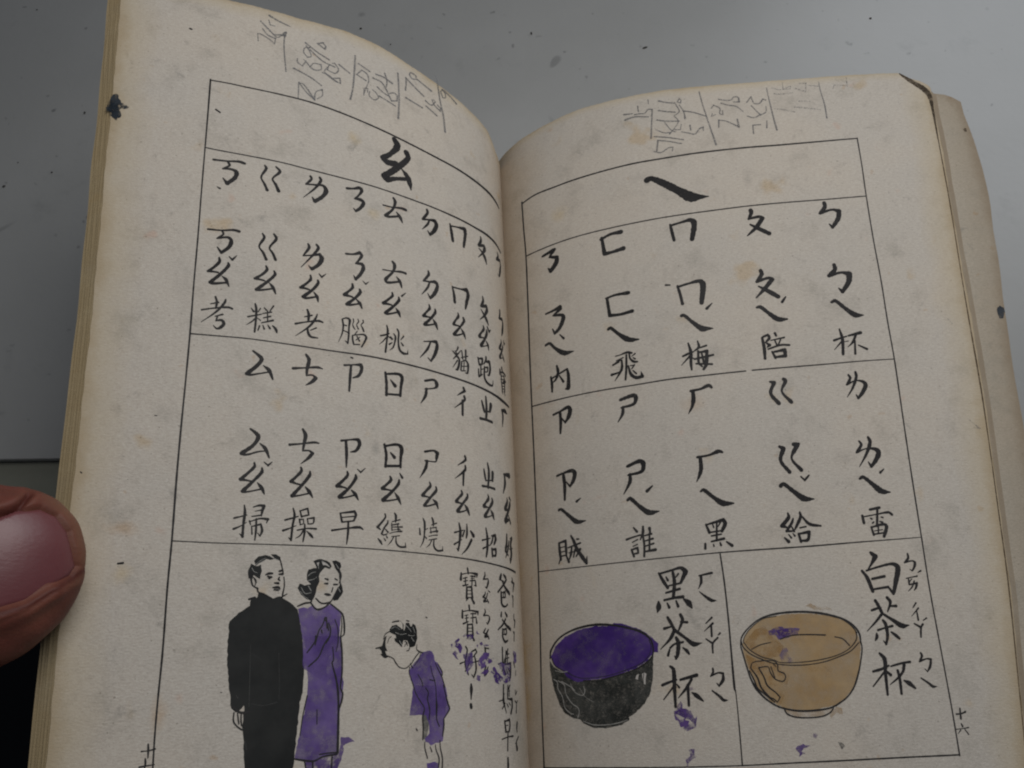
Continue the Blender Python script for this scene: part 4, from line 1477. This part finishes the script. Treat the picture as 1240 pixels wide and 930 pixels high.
F purple_light 866 2718 844 2736 872 2729
F purple_light 743 2835 733 2840 764 2845
F purple_light 703 2862 570 2860 586 2917 654 2918
F purple_light 817 2782 779 2777 773 2785 811 2788
F purple_light 958 2828 899 2813 891 2870 942 2912 950 2871
F purple_light 532 2802 493 2800 495 2850 530 2863
F purple_light 872 2919 849 2923 857 2944 878 2934
F purple_light 959 2741 927 2738 922 2747 954 2748
bowl_illustration R ink
F print 503 2843 521 2872 567 2902 630 2922 690 2955 775 2959 857 2954 936 2941 1015 2919 1078 2890 1111 2853 1103 2949 1081 3031 1048 3074 1000 3110 960 3130 963 3143 919 3163 840 3177 760 3172 702 3151 686 3135 635 3124 591 3103 557 3062 524 2981 505 2898
509 2837 40 516 2802 48 567 2750 38 644 2717 37 733 2700 42 818 2696 48 906 2706 41 992 2726 41 1059 2750 49 1102 2786 37 1113 2833 34 1103 2865 29 1062 2896 31 999 2922 26 905 2943 26 808 2958 26 716 2957 26
1094 2789 15 1103 2819 15 1088 2858 14 1047 2892 14 969 2917 13 874 2938 13 776 2946 13 691 2942 14 613 2911 18 540 2876 21 518 2837 24
bowl_highlight R ink
F paper 1055 2934 1066 2941 1058 2992 1051 2985
F paper 1043 2940 1051 2937 1048 2972
F paper 1013 2945 1027 2942 1020 2968 1009 2964
539 2900 14 585 2910 14 618 2908 14
527 2941 16 550 2955 18 552 2986 19 578 3023 18 593 3077 18 627 3104 15 645 3108 13
555 2949 15 595 2971 17 602 3011 18 639 3059 16 673 3079 16 680 3099 17 670 3125 17
578 2953 15 631 2979 15 661 3000 12
636 2966 13 652 3000 12 686 3021 11 711 3022 14 721 3003 17 714 2983 13
703 3142 10 761 3159 13 841 3161 13 904 3154 13 951 3143 9
688 2988 8 719 3029 8 768 3057 7
bowl_purple_wash R ink
F purple 514 2830 546 2783 615 2740 706 2712 809 2703 906 2710 907 2696 954 2703 1052 2736 1103 2773 1141 2808 1138 2848 1112 2846 1078 2883 1015 2913 937 2935 841 2953 775 2953 681 2962 620 2939 595 2910 540 2880
bowl_purple_wash R ink
F purple_light 903 2696 954 2701 1053 2735 1103 2770 1144 2807 1134 2847 1115 2846 1111 2807 1073 2765 1030 2735 969 2717 906 2706
bowl_illustration R ink
1561 2839 27 1569 2803 29 1607 2763 28 1672 2723 30 1748 2705 37 1850 2700 40 1942 2707 40 2020 2723 44 2096 2750 38 2137 2782 36 2155 2816 37 2155 2855 30
2156 2849 30 2158 2878 26 2142 2936 29 2125 2982 34 2093 3044 33 2051 3087 29 1994 3119 34
1561 2845 27 1580 2935 30 1594 2988 33 1615 3030 46 1650 3071 32 1698 3105 31 1735 3120 29 1805 3134 34 1882 3136 34 1960 3129 30 2001 3116 28
1567 2821 17 1571 2845 23 1607 2880 22 1670 2910 22 1720 2927 18 1792 2937 18 1877 2939 17 1964 2930 17 2045 2909 20 2101 2888 20 2145 2854 21
1576 2828 17 1582 2804 16 1620 2763 15 1686 2724 15 1754 2715 15
1579 2828 17 1602 2859 19 1658 2894 19 1722 2912 15 1741 2922 15 1819 2927 15 1925 2922 17 2019 2907 17 2089 2881 17 2134 2842 22 2143 2807 19
2052 2730 19 2101 2759 23 2135 2794 23 2141 2818 20
1761 2820 21 1822 2806 21 1902 2806 24 1987 2812 24
2032 2822 19 2070 2833 22 2098 2863 23
1612 2859 15 1658 2841 18 1712 2832 15
1741 3120 29 1751 3143 28 1788 3159 26 1852 3165 25 1924 3161 25 1964 3146 25 1980 3129 24
1599 2942 23 1609 2919 18 1663 2912 18 1715 2915 18 1733 2930 23 1733 2959 23 1761 2972 22 1766 2990 23 1750 3006 20 1712 2993 22 1693 2963 23 1686 2940 18 1639 2941 21
1599 2942 23 1627 2984 30 1642 3031 33 1682 3078 32
1639 2943 26 1660 2985 30 1672 3021 29 1711 3054 22 1728 3074 23 1712 3094 20 1695 3079 22 1676 3072 21
1591 2953 20 1612 3001 30 1622 3030 26 1658 3060 22 1699 3093 22
1699 2940 20 1713 2988 23
1713 2929 16 1725 2941 16
tan_wash R ink
F tan 1568 2839 1579 2804 1621 2760 1693 2721 1795 2708 1902 2709 2020 2725 2095 2756 2142 2795 2149 2831 2152 2872 2135 2959 2097 3038 2051 3084 1995 3116 1895 3132 1805 3131 1735 3117 1680 3090 1622 3030 1596 2971 1576 2911
F tan_light 1741 3126 1804 3137 1881 3140 1973 3132 1958 3148 1917 3160 1840 3161 1789 3156 1752 3140
F tan_strong 1579 2828 1640 2770 1694 2761 1728 2811 1776 2855 1757 2896 1676 2907 1608 2871
F tan_strong 1580 2876 1637 2908 1727 2930 1786 2979 1765 3036 1731 3103 1681 3084 1622 3030 1596 2971
F tan_strong 1882 2948 1986 2953 2022 2977 1967 2998 1890 2983
F tan_light 1994 3122 2021 3131 2020 3159 1990 3147 1960 3173 1956 3156
F tan_light 1907 2674 1935 2666 1972 2683 2025 2689 2037 2699 1957 2698
ink_blot R ink
F purple_light 1705 2780 1748 2763 1814 2770 1865 2781 1849 2805 1781 2816 1754 2818 1743 2800 1703 2798
F purple 1746 2776 1800 2772 1831 2789 1795 2811 1755 2809
F purple_faint 1762 2860 1789 2856 1797 2898 1813 2922 1751 2943 1751 2895
ink_blot R ink
F purple 1198 3116 1221 3103 1253 3109 1262 3132 1249 3150 1270 3160 1257 3182 1225 3179 1216 3158 1196 3144
F purple_light 1198 3116 1224 3075 1235 3071 1243 3099 1285 3115 1302 3156 1305 3184 1290 3170 1276 3151 1260 3150
F purple_faint 1284 3012 1316 3018 1309 3027 1288 3031
F purple_faint 1170 3068 1191 3079 1184 3088
F purple_light 1251 3176 1290 3167 1311 3140 1301 3183 1261 3198 1236 3192
F purple_light 1253 3278 1285 3276 1282 3310 1261 3325 1240 3351 1236 3325 1263 3304
F purple_light 1777 3288 1810 3269 1832 3285 1806 3300 1819 3310 1791 3323
F purple_light 1822 3274 1845 3280 1831 3290
F purple_faint 1870 3229 1889 3224 1880 3250 1868 3250
F wash_grey 1980 3269 2003 3275 2014 3286 1994 3299 1984 3285
ruled_line L ink
2332 -15 42 2249 -17 42 2147 -16 45 1978 -21 49 1824 -25 54 1663 -18 56 1470 0 62 1208 26 66 1063 33 70 904 33 79 776 34 90 649 31 108 536 27 120 446 33 108 396 39 90
ruled_line L ink
2331 419 36 2265 422 39 2126 422 39 1962 420 40 1822 423 41 1658 420 42 1470 411 44 1224 406 50 1071 399 53 917 393 65 740 384 76 607 370 105 497 369 108 410 386 90
ruled_line L ink
2329 1453 37 2222 1450 35 2076 1445 34 1886 1446 35 1686 1445 40 1471 1435 47 1233 1431 50 961 1430 57 765 1429 70 598 1429 90 490 1433 111 398 1432 90
ruled_line L ink
2333 2388 25 2164 2391 24 1924 2388 24 1667 2384 27 1426 2382 28 1154 2382 31 946 2383 38 684 2387 43 548 2389 56 436 2394 73
ruled_line L ink
2331 -21 48 2330 192 43 2330 416 39 2330 675 38 2329 958 41 2330 1182 40 2329 1453 46 2331 1679 41 2334 1909 44 2335 2111 46 2333 2388 45 2335 2568 41 2333 2817 43 2336 2993 39 2336 3121 36 2332 3271 35
ruled_line R ink
438 13 63 494 2 63 561 -6 62 685 -3 59 801 -5 60 939 -7 58 1073 -9 57 1228 -11 59 1379 -9 59 1629 -12 58 1874 -7 58 2068 1 60 2262 3 55 2545 1 46
ruled_line R ink
454 418 47 604 415 43 779 412 44 915 412 42 1046 413 45 1199 413 44 1348 412 43 1592 412 43 1880 409 43 2119 411 43 2309 414 40 2541 413 39
ruled_line R ink
450 1436 39 551 1440 41 723 1443 39 931 1446 40 1126 1449 39 1315 1446 44 1499 1448 43 1740 1445 43
ruled_line R ink
1776 1444 43 1952 1443 40 2177 1442 38 2357 1439 33 2550 1439 29
ruled_line R ink
449 2391 27 718 2400 28 1008 2402 29 1189 2401 29 1321 2400 29 1538 2397 34 1752 2396 40 1964 2395 40 2217 2390 34 2428 2386 28 2539 2383 20
ruled_line R ink
425 3348 30 753 3347 29 1106 3350 28 1353 3351 27 1514 3351 27 1753 3348 33 1990 3346 37 2266 3343 36 2552 3342 37
ruled_line R ink
438 0 64 444 194 62 454 415 64 454 769 66 451 1104 68 451 1434 63 452 1776 61 450 2155 60 449 2389 59 444 2680 58 433 3044 58 431 3357 57
ruled_line R ink
2545 -2 39 2545 196 39 2541 416 38 2542 703 40 2548 968 42 2547 1221 42 2550 1440 41 2545 1786 42 2541 2049 42 2539 2238 41 2538 2385 39 2536 2635 38 2544 2914 37 2551 3160 37 2552 3345 40
ruled_line R ink
1503 2405 43 1510 2542 47 1512 2717 46 1510 2886 50 1509 3028 62 1513 3043 29 1513 3191 36 1510 3351 36
hair_highlight L ink
1994 2478 9 1977 2461 7 1951 2446 7
2006 2488 9 1997 2503 9 1982 2508 7
1977 2468 9 1951 2454 7
1933 2437 9 1910 2448 9 1896 2452 7
hair_highlight L ink
1765 2514 11 1751 2501 9 1731 2496 7
1764 2533 11 1741 2527 9 1726 2517 7
1794 2563 11 1777 2587 11 1749 2583 7
1798 2579 9 1779 2600 9 1762 2609 7
1763 2556 14 1750 2576 12
1704 2448 12 1679 2462 9 1667 2475 7
1723 2458 10 1718 2485 7
1629 2559 12 1619 2576 10
1640 2459 12 1628 2477 10
hair_highlight L ink
1370 2725 10 1349 2716 9 1326 2728 7
1298 2707 13 1281 2717 10 1264 2736 8
1349 2740 10 1320 2748 8 1290 2743 7
1264 2760 12 1250 2776 10
1328 2775 12 1316 2792 10
1281 2750 9 1259 2753 7 1246 2749 5
1255 2715 11 1244 2739 9
suit_seam L ink
1997 2791 5 1994 2919 6 1992 3023 7
1985 3012 6 1936 3020 7 1880 3010 8
2044 2980 8 2036 2991 8
2000 3144 8 1994 3174 8
1881 2824 4 1875 2922 5 1873 3001 5
1985 2829 3 1950 2851 3
"""
def build_marks():
    marks = []
    for l in DATA.strip().splitlines():
        c = l.split()
        if c[0] == 'F': marks[-1][3].append((c[1], [int(x) for x in c[2:]]))
        elif c[1] in ('L', 'R'): marks.append([c[0], c[1], c[2], []])
        else: marks[-1][3].append((None, [int(x) for x in c]))
    nb = 0; nbowl = 0
    marks = [x for mk in marks for x in ([[mk[0], mk[1], mk[2], [it]] for it in mk[3]] if mk[0] in ('ink_blot', 'scribble', 'accent') else [mk])]
    for mi, (n, side, m, items) in enumerate(marks):
        parts = {}; rnd = random.Random(mi)
        draw = 'illustration' in n; nbowl += n == 'bowl_illustration'
        for i, (mk, v) in enumerate(items):
            if mk:
                k2 = 'mottled' if (mk == 'print' and n == 'bowl_illustration') else 'purple_splash' if (mk == 'purple' and n == 'ink_blot') else 'purple_dress' if (mk == 'purple' and n == 'purple_wash') else mk
                V, F, H = parts.setdefault(k2, ([], [], []))
                rough = .25 if 'purple' in mk and n == 'ink_blot' else .10
                fill(np.array(v).reshape(-1, 2) / 20., V, F, H, LEVEL[mk] + .0004 * i + .0002 * (mi % 7), rough)
            else:
                k2 = 'line_pale' if n in ('bowl_highlight', 'hair_highlight') else 'wash_grey' if n == 'suit_seam' else 'pencil_faint' if n == 'pencil_number_faint' else m
                V, F, H = parts.setdefault(k2, ([], [], []))
                a = np.array(v, float).reshape(-1, 3) / [20., 20., 100.]
                a[:, 2] *= 1.12 if m == 'ink' and not draw else 1.28 if m == 'ink' else 1.6
                if n == 'ruled_line': a[:, 2] *= .85
                ribbon(a, V, F, H, (.062 if (draw or n in ('bowl_highlight', 'hair_highlight', 'suit_seam')) else .030) + .0013 * (i % 20), rnd if n not in ('ruled_line',) else rnd)
        nm = KIND.get(n) or ('tone_mark' if 'tone' in n else 'printed_character')
        o = lay(nm, side, parts, LP if side == 'L' else RP)
        lab = {'man_drawing': 'printed drawing of a man in a black suit', 'woman_drawing': 'printed drawing of a woman with wavy dark hair', 'boy_drawing': 'printed drawing of a bowing boy'}.get(nm)
        if nm == 'bowl_drawing': lab = 'black printed tea bowl' if nbowl == 1 else 'outlined tea bowl drawn beside the heading for white tea cup'
        if lab: o['label'] = lab
build_marks()
def spill(side, pts, parent, h, mk='spill', rough=.2, name='ink_stain', label=None):
    V, F, H = [], [], []; fill(pts, V, F, H, h, rough); o = lay(name, side, {mk: (V, F, H)}, parent)
    if label: o['label'] = label
def near(side, px_, py_, s0):     # where a spot of the page shows in the photograph, in page millimetres
    return s0
def blob(side, s, t, a, b, parent, h, mk='spill', label=None, n=22, jag=.28, name='ink_stain'):
    ph = [random.uniform(0, 6.28) for _ in range(3)]
    pts = []
    for k in range(n):
        f = k / n * 2 * math.pi; r = 1 + jag * (math.sin(2 * f + ph[0]) * .5 + math.sin(3 * f + ph[1]) * .35 + math.sin(5 * f + ph[2]) * .25)
        pts.append((s + a * r * math.cos(f), t + b * r * math.sin(f)))
    spill(side, pts, parent, h, mk, .12, name, label)
for k_ in range(6):
    blob('L', 138.9 - .25 * k_ + random.uniform(-.3, .3), 12.5 + random.uniform(-2.8, 3.6), 1.2, 1.6, LP, .030 + .002 * k_, name='ink_stain')
blob('L', 138.0, 13.5, .9, 2.6, LP, .045, label='black ink stain on the fore edge')
blob('L', 136.9, 11.5, 1.9, .9, LP, .05)
# charred, broken corner of the right page and its browned edge, shadow between the leaves painted in
V, F, H = [], [], []
ribbon(np.array([(143.2, -23.4, .5), (145.4, -21.1, 1.3), (147.6, -19.0, 1.6), (149.6, -17.0, 1.9), (150.9, -14.4, 1.5), (151.1, -9, .8), (151.0, 2, .35)]), V, F, H, .02, random.Random(3))
o = lay('charred_shaded_edge', 'R', {'char_shade': (V, F, H)}, RP); o['label'] = 'dark brown broken corner'
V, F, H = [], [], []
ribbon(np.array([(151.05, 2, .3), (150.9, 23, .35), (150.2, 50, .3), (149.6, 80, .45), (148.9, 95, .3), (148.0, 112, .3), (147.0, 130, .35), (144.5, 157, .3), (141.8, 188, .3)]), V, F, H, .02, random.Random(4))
lay('charred_shaded_edge', 'R', {'char_shade': (V, F, H)}, RP)
V, F, H = [], [], []
ribbon(np.array([(144.1, 60.7, .2), (145.1, 62.4, .3)]), V, F, H, .02); ribbon(np.array([(144.5, 89.6, .2), (146.9, 92.1, .45)]), V, F, H, .02); ribbon(np.array([(145.6, 92.0, .2), (147.2, 92.3, .4)]), V, F, H, .021)
lay('pencil_line', 'R', {'pencil_faint': (V, F, H)}, RP)
under = [o for o in book.children if o.name.startswith('leaf') and o.data.materials[0] == MT['under']][0]
blob('R', 160.7, 58.6 , .9, 2.2, under, -2.40, label='black ink stain on the outer edge')
blob('R', 161.0, -2.8, .5, .6, under, -2.40, 'char_shade', label='small reddish brown spot')


# ------------------------------------------------------------------ the hand holding the left side
def skin_material():
    M, N, L, B = mat('skin')
    tc = N.new('ShaderNodeTexCoord')
    def noise(s, d=4, r=.6):
        n = nd(N, 'ShaderNodeTexNoise', i_Scale=s, i_Detail=d, i_Roughness=r); L.new(tc.outputs['Object'], n.inputs['Vector']); return n.outputs[0]
    c = mixc(N, L, ramp_out(N, L, noise(70, 4), .35, .7), (.125, .040, .028, 1), (.18, .064, .042, 1))
    c = mixc(N, L, mth(N, L, 'MULTIPLY', ramp_out(N, L, noise(420, 3), .45, .7), .35), c, (.17, .045, .035, 1))
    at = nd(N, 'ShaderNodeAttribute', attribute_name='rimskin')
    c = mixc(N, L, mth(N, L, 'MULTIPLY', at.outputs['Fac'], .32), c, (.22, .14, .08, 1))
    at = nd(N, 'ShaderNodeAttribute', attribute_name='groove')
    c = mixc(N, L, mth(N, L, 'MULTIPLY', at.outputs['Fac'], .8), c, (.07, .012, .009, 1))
    L.new(c, B.inputs['Base Color']); B.inputs['Roughness'].default_value = .58; B.inputs['Specular IOR Level'].default_value = .28
    B.inputs['Subsurface Weight'].default_value = .12; B.inputs['Subsurface Radius'].default_value = (.004, .0015, .0008); B.inputs['Subsurface Scale'].default_value = .5
    v = nd(N, 'ShaderNodeTexVoronoi', i_Scale=1500.); L.new(tc.outputs['Object'], v.inputs['Vector'])
    mp = nd(N, 'ShaderNodeMapping'); mp.inputs['Scale'].default_value = (250, 1300, 900); mp.inputs['Rotation'].default_value = (0, 0, .5); L.new(tc.outputs['Object'], mp.inputs[0])
    n2 = nd(N, 'ShaderNodeTexNoise', i_Scale=1., i_Detail=3); L.new(mp.outputs[0], n2.inputs['Vector'])
    bp = nd(N, 'ShaderNodeBump', i_Strength=.30, i_Distance=.00022); L.new(mth(N, L, 'ADD', mth(N, L, 'MULTIPLY', v.outputs['Distance'], .5), n2.outputs[0]), bp.inputs['Height'])
    L.new(bp.outputs[0], B.inputs['Normal'])
    M2, N, L, B = mat('thumbnail')
    tc = N.new('ShaderNodeTexCoord')
    n = nd(N, 'ShaderNodeTexNoise', i_Scale=120, i_Detail=3); L.new(tc.outputs['Object'], n.inputs['Vector'])
    c = mixc(N, L, n.outputs[0], (.13, .036, .042, 1), (.18, .062, .066, 1)); L.new(c, B.inputs['Base Color'])
    B.inputs['Roughness'].default_value = .36; B.inputs['Specular IOR Level'].default_value = .5
    B.inputs['Subsurface Weight'].default_value = .1; B.inputs['Subsurface Radius'].default_value = (.003, .001, .001)
    n = nd(N, 'ShaderNodeTexNoise', i_Scale=1., i_Detail=2)
    mp = nd(N, 'ShaderNodeMapping'); mp.inputs['Scale'].default_value = (120, 1600, 1600); mp.inputs['Rotation'].default_value = (0, 0, .35); L.new(tc.outputs['Object'], mp.inputs[0]); L.new(mp.outputs[0], n.inputs['Vector'])
    bp = nd(N, 'ShaderNodeBump', i_Strength=.25, i_Distance=.00012); L.new(n.outputs[0], bp.inputs['Height']); L.new(bp.outputs[0], B.inputs['Normal'])
    return M, M2
SKIN, NAIL = skin_material()
def unit(v): v = np.array(v, float); return v / np.linalg.norm(v)
def to_px(P): return np.stack([620 + FPX * P[..., 0] / -P[..., 2], 465 - FPX * P[..., 1] / -P[..., 2]], -1)
E3 = unit((.40, .30, .86)); E1 = unit(np.array([.97, .16, 0]) - E3 * (np.array([.97, .16, 0]) @ E3)); E2 = np.cross(E3, E1)
pg = P3('L', np.array([134.]), np.array([124.]))[0]
TIPD = -(pg[2]) - 6.3                      # depth of the thumb's middle
TIP = np.array([(102 - 620) / FPX * TIPD, -(676 - 465) / FPX * TIPD, -TIPD])
NPOLY = np.array([(-130, 672), (-60, 640), (-10, 627), (20, 615), (50, 612), (72, 622), (86, 642), (92, 665), (97, 686), (88, 699), (60, 714), (32, 731), (5, 738), (-60, 760), (-130, 790)], float)
def sdist(q, poly):
    """signed distance in pixels to a closed outline, positive inside"""
    d = np.full(len(q), 1e9); ins = np.zeros(len(q), bool)
    for a, b in zip(poly, np.roll(poly, -1, 0)):
        ab = b - a; u = np.clip(((q - a) @ ab) / (ab @ ab), 0, 1); d = np.minimum(d, np.hypot(*(q - a - u[:, None] * ab).T))
        c = ((a[1] > q[:, 1]) != (b[1] > q[:, 1])) & (q[:, 0] < (b[0] - a[0]) * (q[:, 1] - a[1]) / (b[1] - a[1] + 1e-12) + a[0]); ins ^= c
    return np.where(ins, d, -d)
def ldist(q, line):
    line = np.array(line, float); d = np.full(len(q), 1e9)
    for a, b in zip(line, line[1:]):
        ab = b - a; u = np.clip(((q - a) @ ab) / (ab @ ab), 0, 1); d = np.minimum(d, np.hypot(*(q - a - u[:, None] * ab).T))
    return d
def thumb_grid(na=240, nf=300):
    a = -70 * (np.linspace(0, 1, na) ** 1.7); f = np.linspace(0, 2 * np.pi, nf, endpoint=False)
    A, Fi = np.meshgrid(a, f, indexing='ij')
    R1 = 15.5
    rr = np.sqrt(np.clip(1 - ((np.clip(A, -R1, 0) + R1) / R1) ** 2, 0, 1)) ** .92
    k_ = np.clip((-A - 32) / 30, 0, 1); rr = rr * (1 - .30 * k_ * k_ * (3 - 2 * k_)) * np.sqrt(np.clip(1 - (np.clip(-A - 58, 0, 12) / 12) ** 2, 0, 1))
    c, s = np.cos(Fi), np.sin(Fi)
    wup = 15.0 + .10 * np.clip(-A - 12, 0, 60) ; wlo = 15.5 + .22 * np.clip(-A - 5, 0, 22)
    w_ = np.where(c > 0, wup, wlo) * rr; th = np.where(s > 0, 9.0 + .03 * np.clip(-A - 20, 0, 30), 9.5) * rr
    ex = 2 / 2.25
    y = w_ * np.sign(c) * np.abs(c) ** ex; z = th * np.sign(s) * np.abs(s) ** ex
    z = z - .0035 * np.clip(-A - 8, 0, 60) ** 1.5 * 0 - .10 * np.clip(A + 14, 0, 14)
    return TIP + A[..., None] * E1 + y[..., None] * E2 + z[..., None] * E3, A, z
def hand():
    P, A, z = thumb_grid(); na, nf = A.shape
    du = np.gradient(P, axis=0); dv = (np.roll(P, -1, 1) - np.roll(P, 1, 1)); n = np.cross(dv, du); l = np.linalg.norm(n, axis=-1, keepdims=True); n = n / np.where(l < 1e-9, 1, l); n[0] = E1
    ctr = TIP + A[..., None] * E1; n *= np.sign(np.sum(n * (P - ctr - 1e-6), -1, keepdims=True) + 1e-12); n[0] = E1
    q = to_px(P).reshape(-1, 2); sd = sdist(q, NPOLY).reshape(A.shape); top = z > 0
    d = np.zeros_like(A)
    ss = lambda x: np.clip(x, 0, 1) ** 2 * (3 - 2 * np.clip(x, 0, 1))
    d -= np.where(top, .85 * ss((sd + 1) / 6), 0)
    d += np.where(top, .5 * np.exp(-((sd + 8) / 8.) ** 2), 0)
    cr = ldist(q, [(34, 602), (24, 614), (12, 620), (-4, 624), (-60, 632)]).reshape(A.shape)
    d -= np.where(top, 0.8 * np.exp(-(cr / 4.) ** 2), 0); d += np.where(top, .25 * np.exp(-((cr - 10) / 7.) ** 2), 0)
    lowc = ldist(q, [(62, 716), (30, 740), (0, 752), (-60, 775)]).reshape(A.shape)
    d += np.where(top, .5 * np.exp(-((lowc - 6) / 9.) ** 2), 0)
    d += .12 * np.sin(P[..., 0] * .9) * np.sin(P[..., 1] * .7 + 1)
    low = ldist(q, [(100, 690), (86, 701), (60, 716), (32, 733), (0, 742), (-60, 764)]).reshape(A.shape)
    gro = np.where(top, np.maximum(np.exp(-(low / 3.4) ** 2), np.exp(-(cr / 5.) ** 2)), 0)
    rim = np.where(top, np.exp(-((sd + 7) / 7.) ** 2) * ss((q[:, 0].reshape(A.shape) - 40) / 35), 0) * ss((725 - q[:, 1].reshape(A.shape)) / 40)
    Q = P + n * d[..., None]
    V = [tuple(v) for v in world(Q.reshape(-1, 3))]
    F = [(i * nf + j, i * nf + (j + 1) % nf, (i + 1) * nf + (j + 1) % nf, (i + 1) * nf + j) for i in range(na - 1) for j in range(nf)]
    gr = list(gro.ravel()); rm = list(rim.ravel())
    # palm and the four curled fingers, outside the picture or behind the book
    bm = bmesh.new(); rad = {}
    def at(s, t, h): return world(P3('L', np.array([s]), np.array([t]), h))[0]
    B0 = world(TIP - E1 * 66.)
    def vert(p, r): v = bm.verts.new(p); rad[v] = r; return v
    palm = vert(world(TIP - E1 * 98. - E3 * 34.), .026); wrist = vert(world(TIP - E1 * 150. - E3 * 48. - E2 * 25.), .025)
    fore = vert(world(TIP - E1 * 235. - E3 * 62. - E2 * 75.), .030); root = vert(B0, .014); bm.edges.new((palm, root)); bm.edges.new((palm, wrist)); bm.edges.new((wrist, fore))
    tj = vert(world(TIP - E1 * 48.), .012); bm.edges.new((root, tj))
    for k in range(4):
        hgt = 24. + 17.5 * k; tt = 0.9 * k
        kn = vert(world(TIP - E1 * (74 + 2 * k) - E3 * (hgt + 2) + E2 * 6.), .0095 - .0005 * k)
        m1 = vert(world(TIP - E1 * (34 + 2 * k) - E3 * (hgt + 1) + E2 * 12.), .0088 - .0006 * k)
        m2 = vert(world(TIP - E1 * (13 + 3 * k) - E3 * (hgt) + E2 * 1.), .0080 - .0005 * k)
        m3 = vert(world(TIP - E1 * (24 + 3 * k) - E3 * (hgt + .5) - E2 * 12.), .0072 - .0005 * k)
        m4 = vert(world(TIP - E1 * (38 + 3 * k) - E3 * (hgt + 1) - E2 * 15.), .0064 - .0005 * k)
        for a, b in ((palm, kn), (kn, m1), (m1, m2), (m2, m3), (m3, m4)): bm.edges.new((a, b))
    bm.verts.index_update(); me = bpy.data.meshes.new('grow'); rl = [rad[v] for v in bm.verts]; bm.to_mesh(me)
    o = bpy.data.objects.new('grow', me); C.objects.link(o); md = o.modifiers.new('s', 'SKIN'); md.use_smooth_shade = True
    for v, r in zip(me.skin_vertices[0].data, rl): v.radius = (r, r)
    me.skin_vertices[0].data[0].use_root = True
    o.modifiers.new('d', 'SUBSURF').levels = 2
    ev = o.evaluated_get(bpy.context.evaluated_depsgraph_get()).to_mesh()
    b = len(V); V += [tuple(v.co) for v in ev.vertices]; F += [tuple(b + i for i in p.vertices) for p in ev.polygons]; gr += [0.] * len(ev.vertices); rm += [0.] * len(ev.vertices)
    bpy.data.objects.remove(o)
    per = tag(empty('person', tuple(world(TIP - E1 * 98. - E3 * 34.))), 'bare hand at the left, thumb pressing down the edge of the open book', 'hand')
    ho = mesh_obj('hand', V, F, SKIN, per)
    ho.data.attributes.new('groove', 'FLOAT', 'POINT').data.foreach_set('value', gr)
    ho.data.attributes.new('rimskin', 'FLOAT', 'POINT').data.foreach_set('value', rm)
    # the nail: a curved plate set into its bed
    PN = P + n * (-.34); ok = ((sd > 1.2) & top); idx = {}; VN = []; FN = []
    for i in range(1, na - 1):
        for j in range(nf):
            c4 = [(i, j), (i, (j + 1) % nf), (i + 1, (j + 1) % nf), (i + 1, j)]
            if all(ok[c] for c in c4):
                f = []
                for c in c4:
                    if c not in idx:
                        idx[c] = len(VN); e = float(np.clip(sd[c] / 7., 0, 1)); VN.append(world(PN[c] - n[c] * .55 * (1 - e) ** 2))
                    f.append(idx[c])
                FN.append(f)
    nl = mesh_obj('thumbnail', VN, FN, NAIL, ho); nl.matrix_parent_inverse = Matrix()
    return ho
hand()
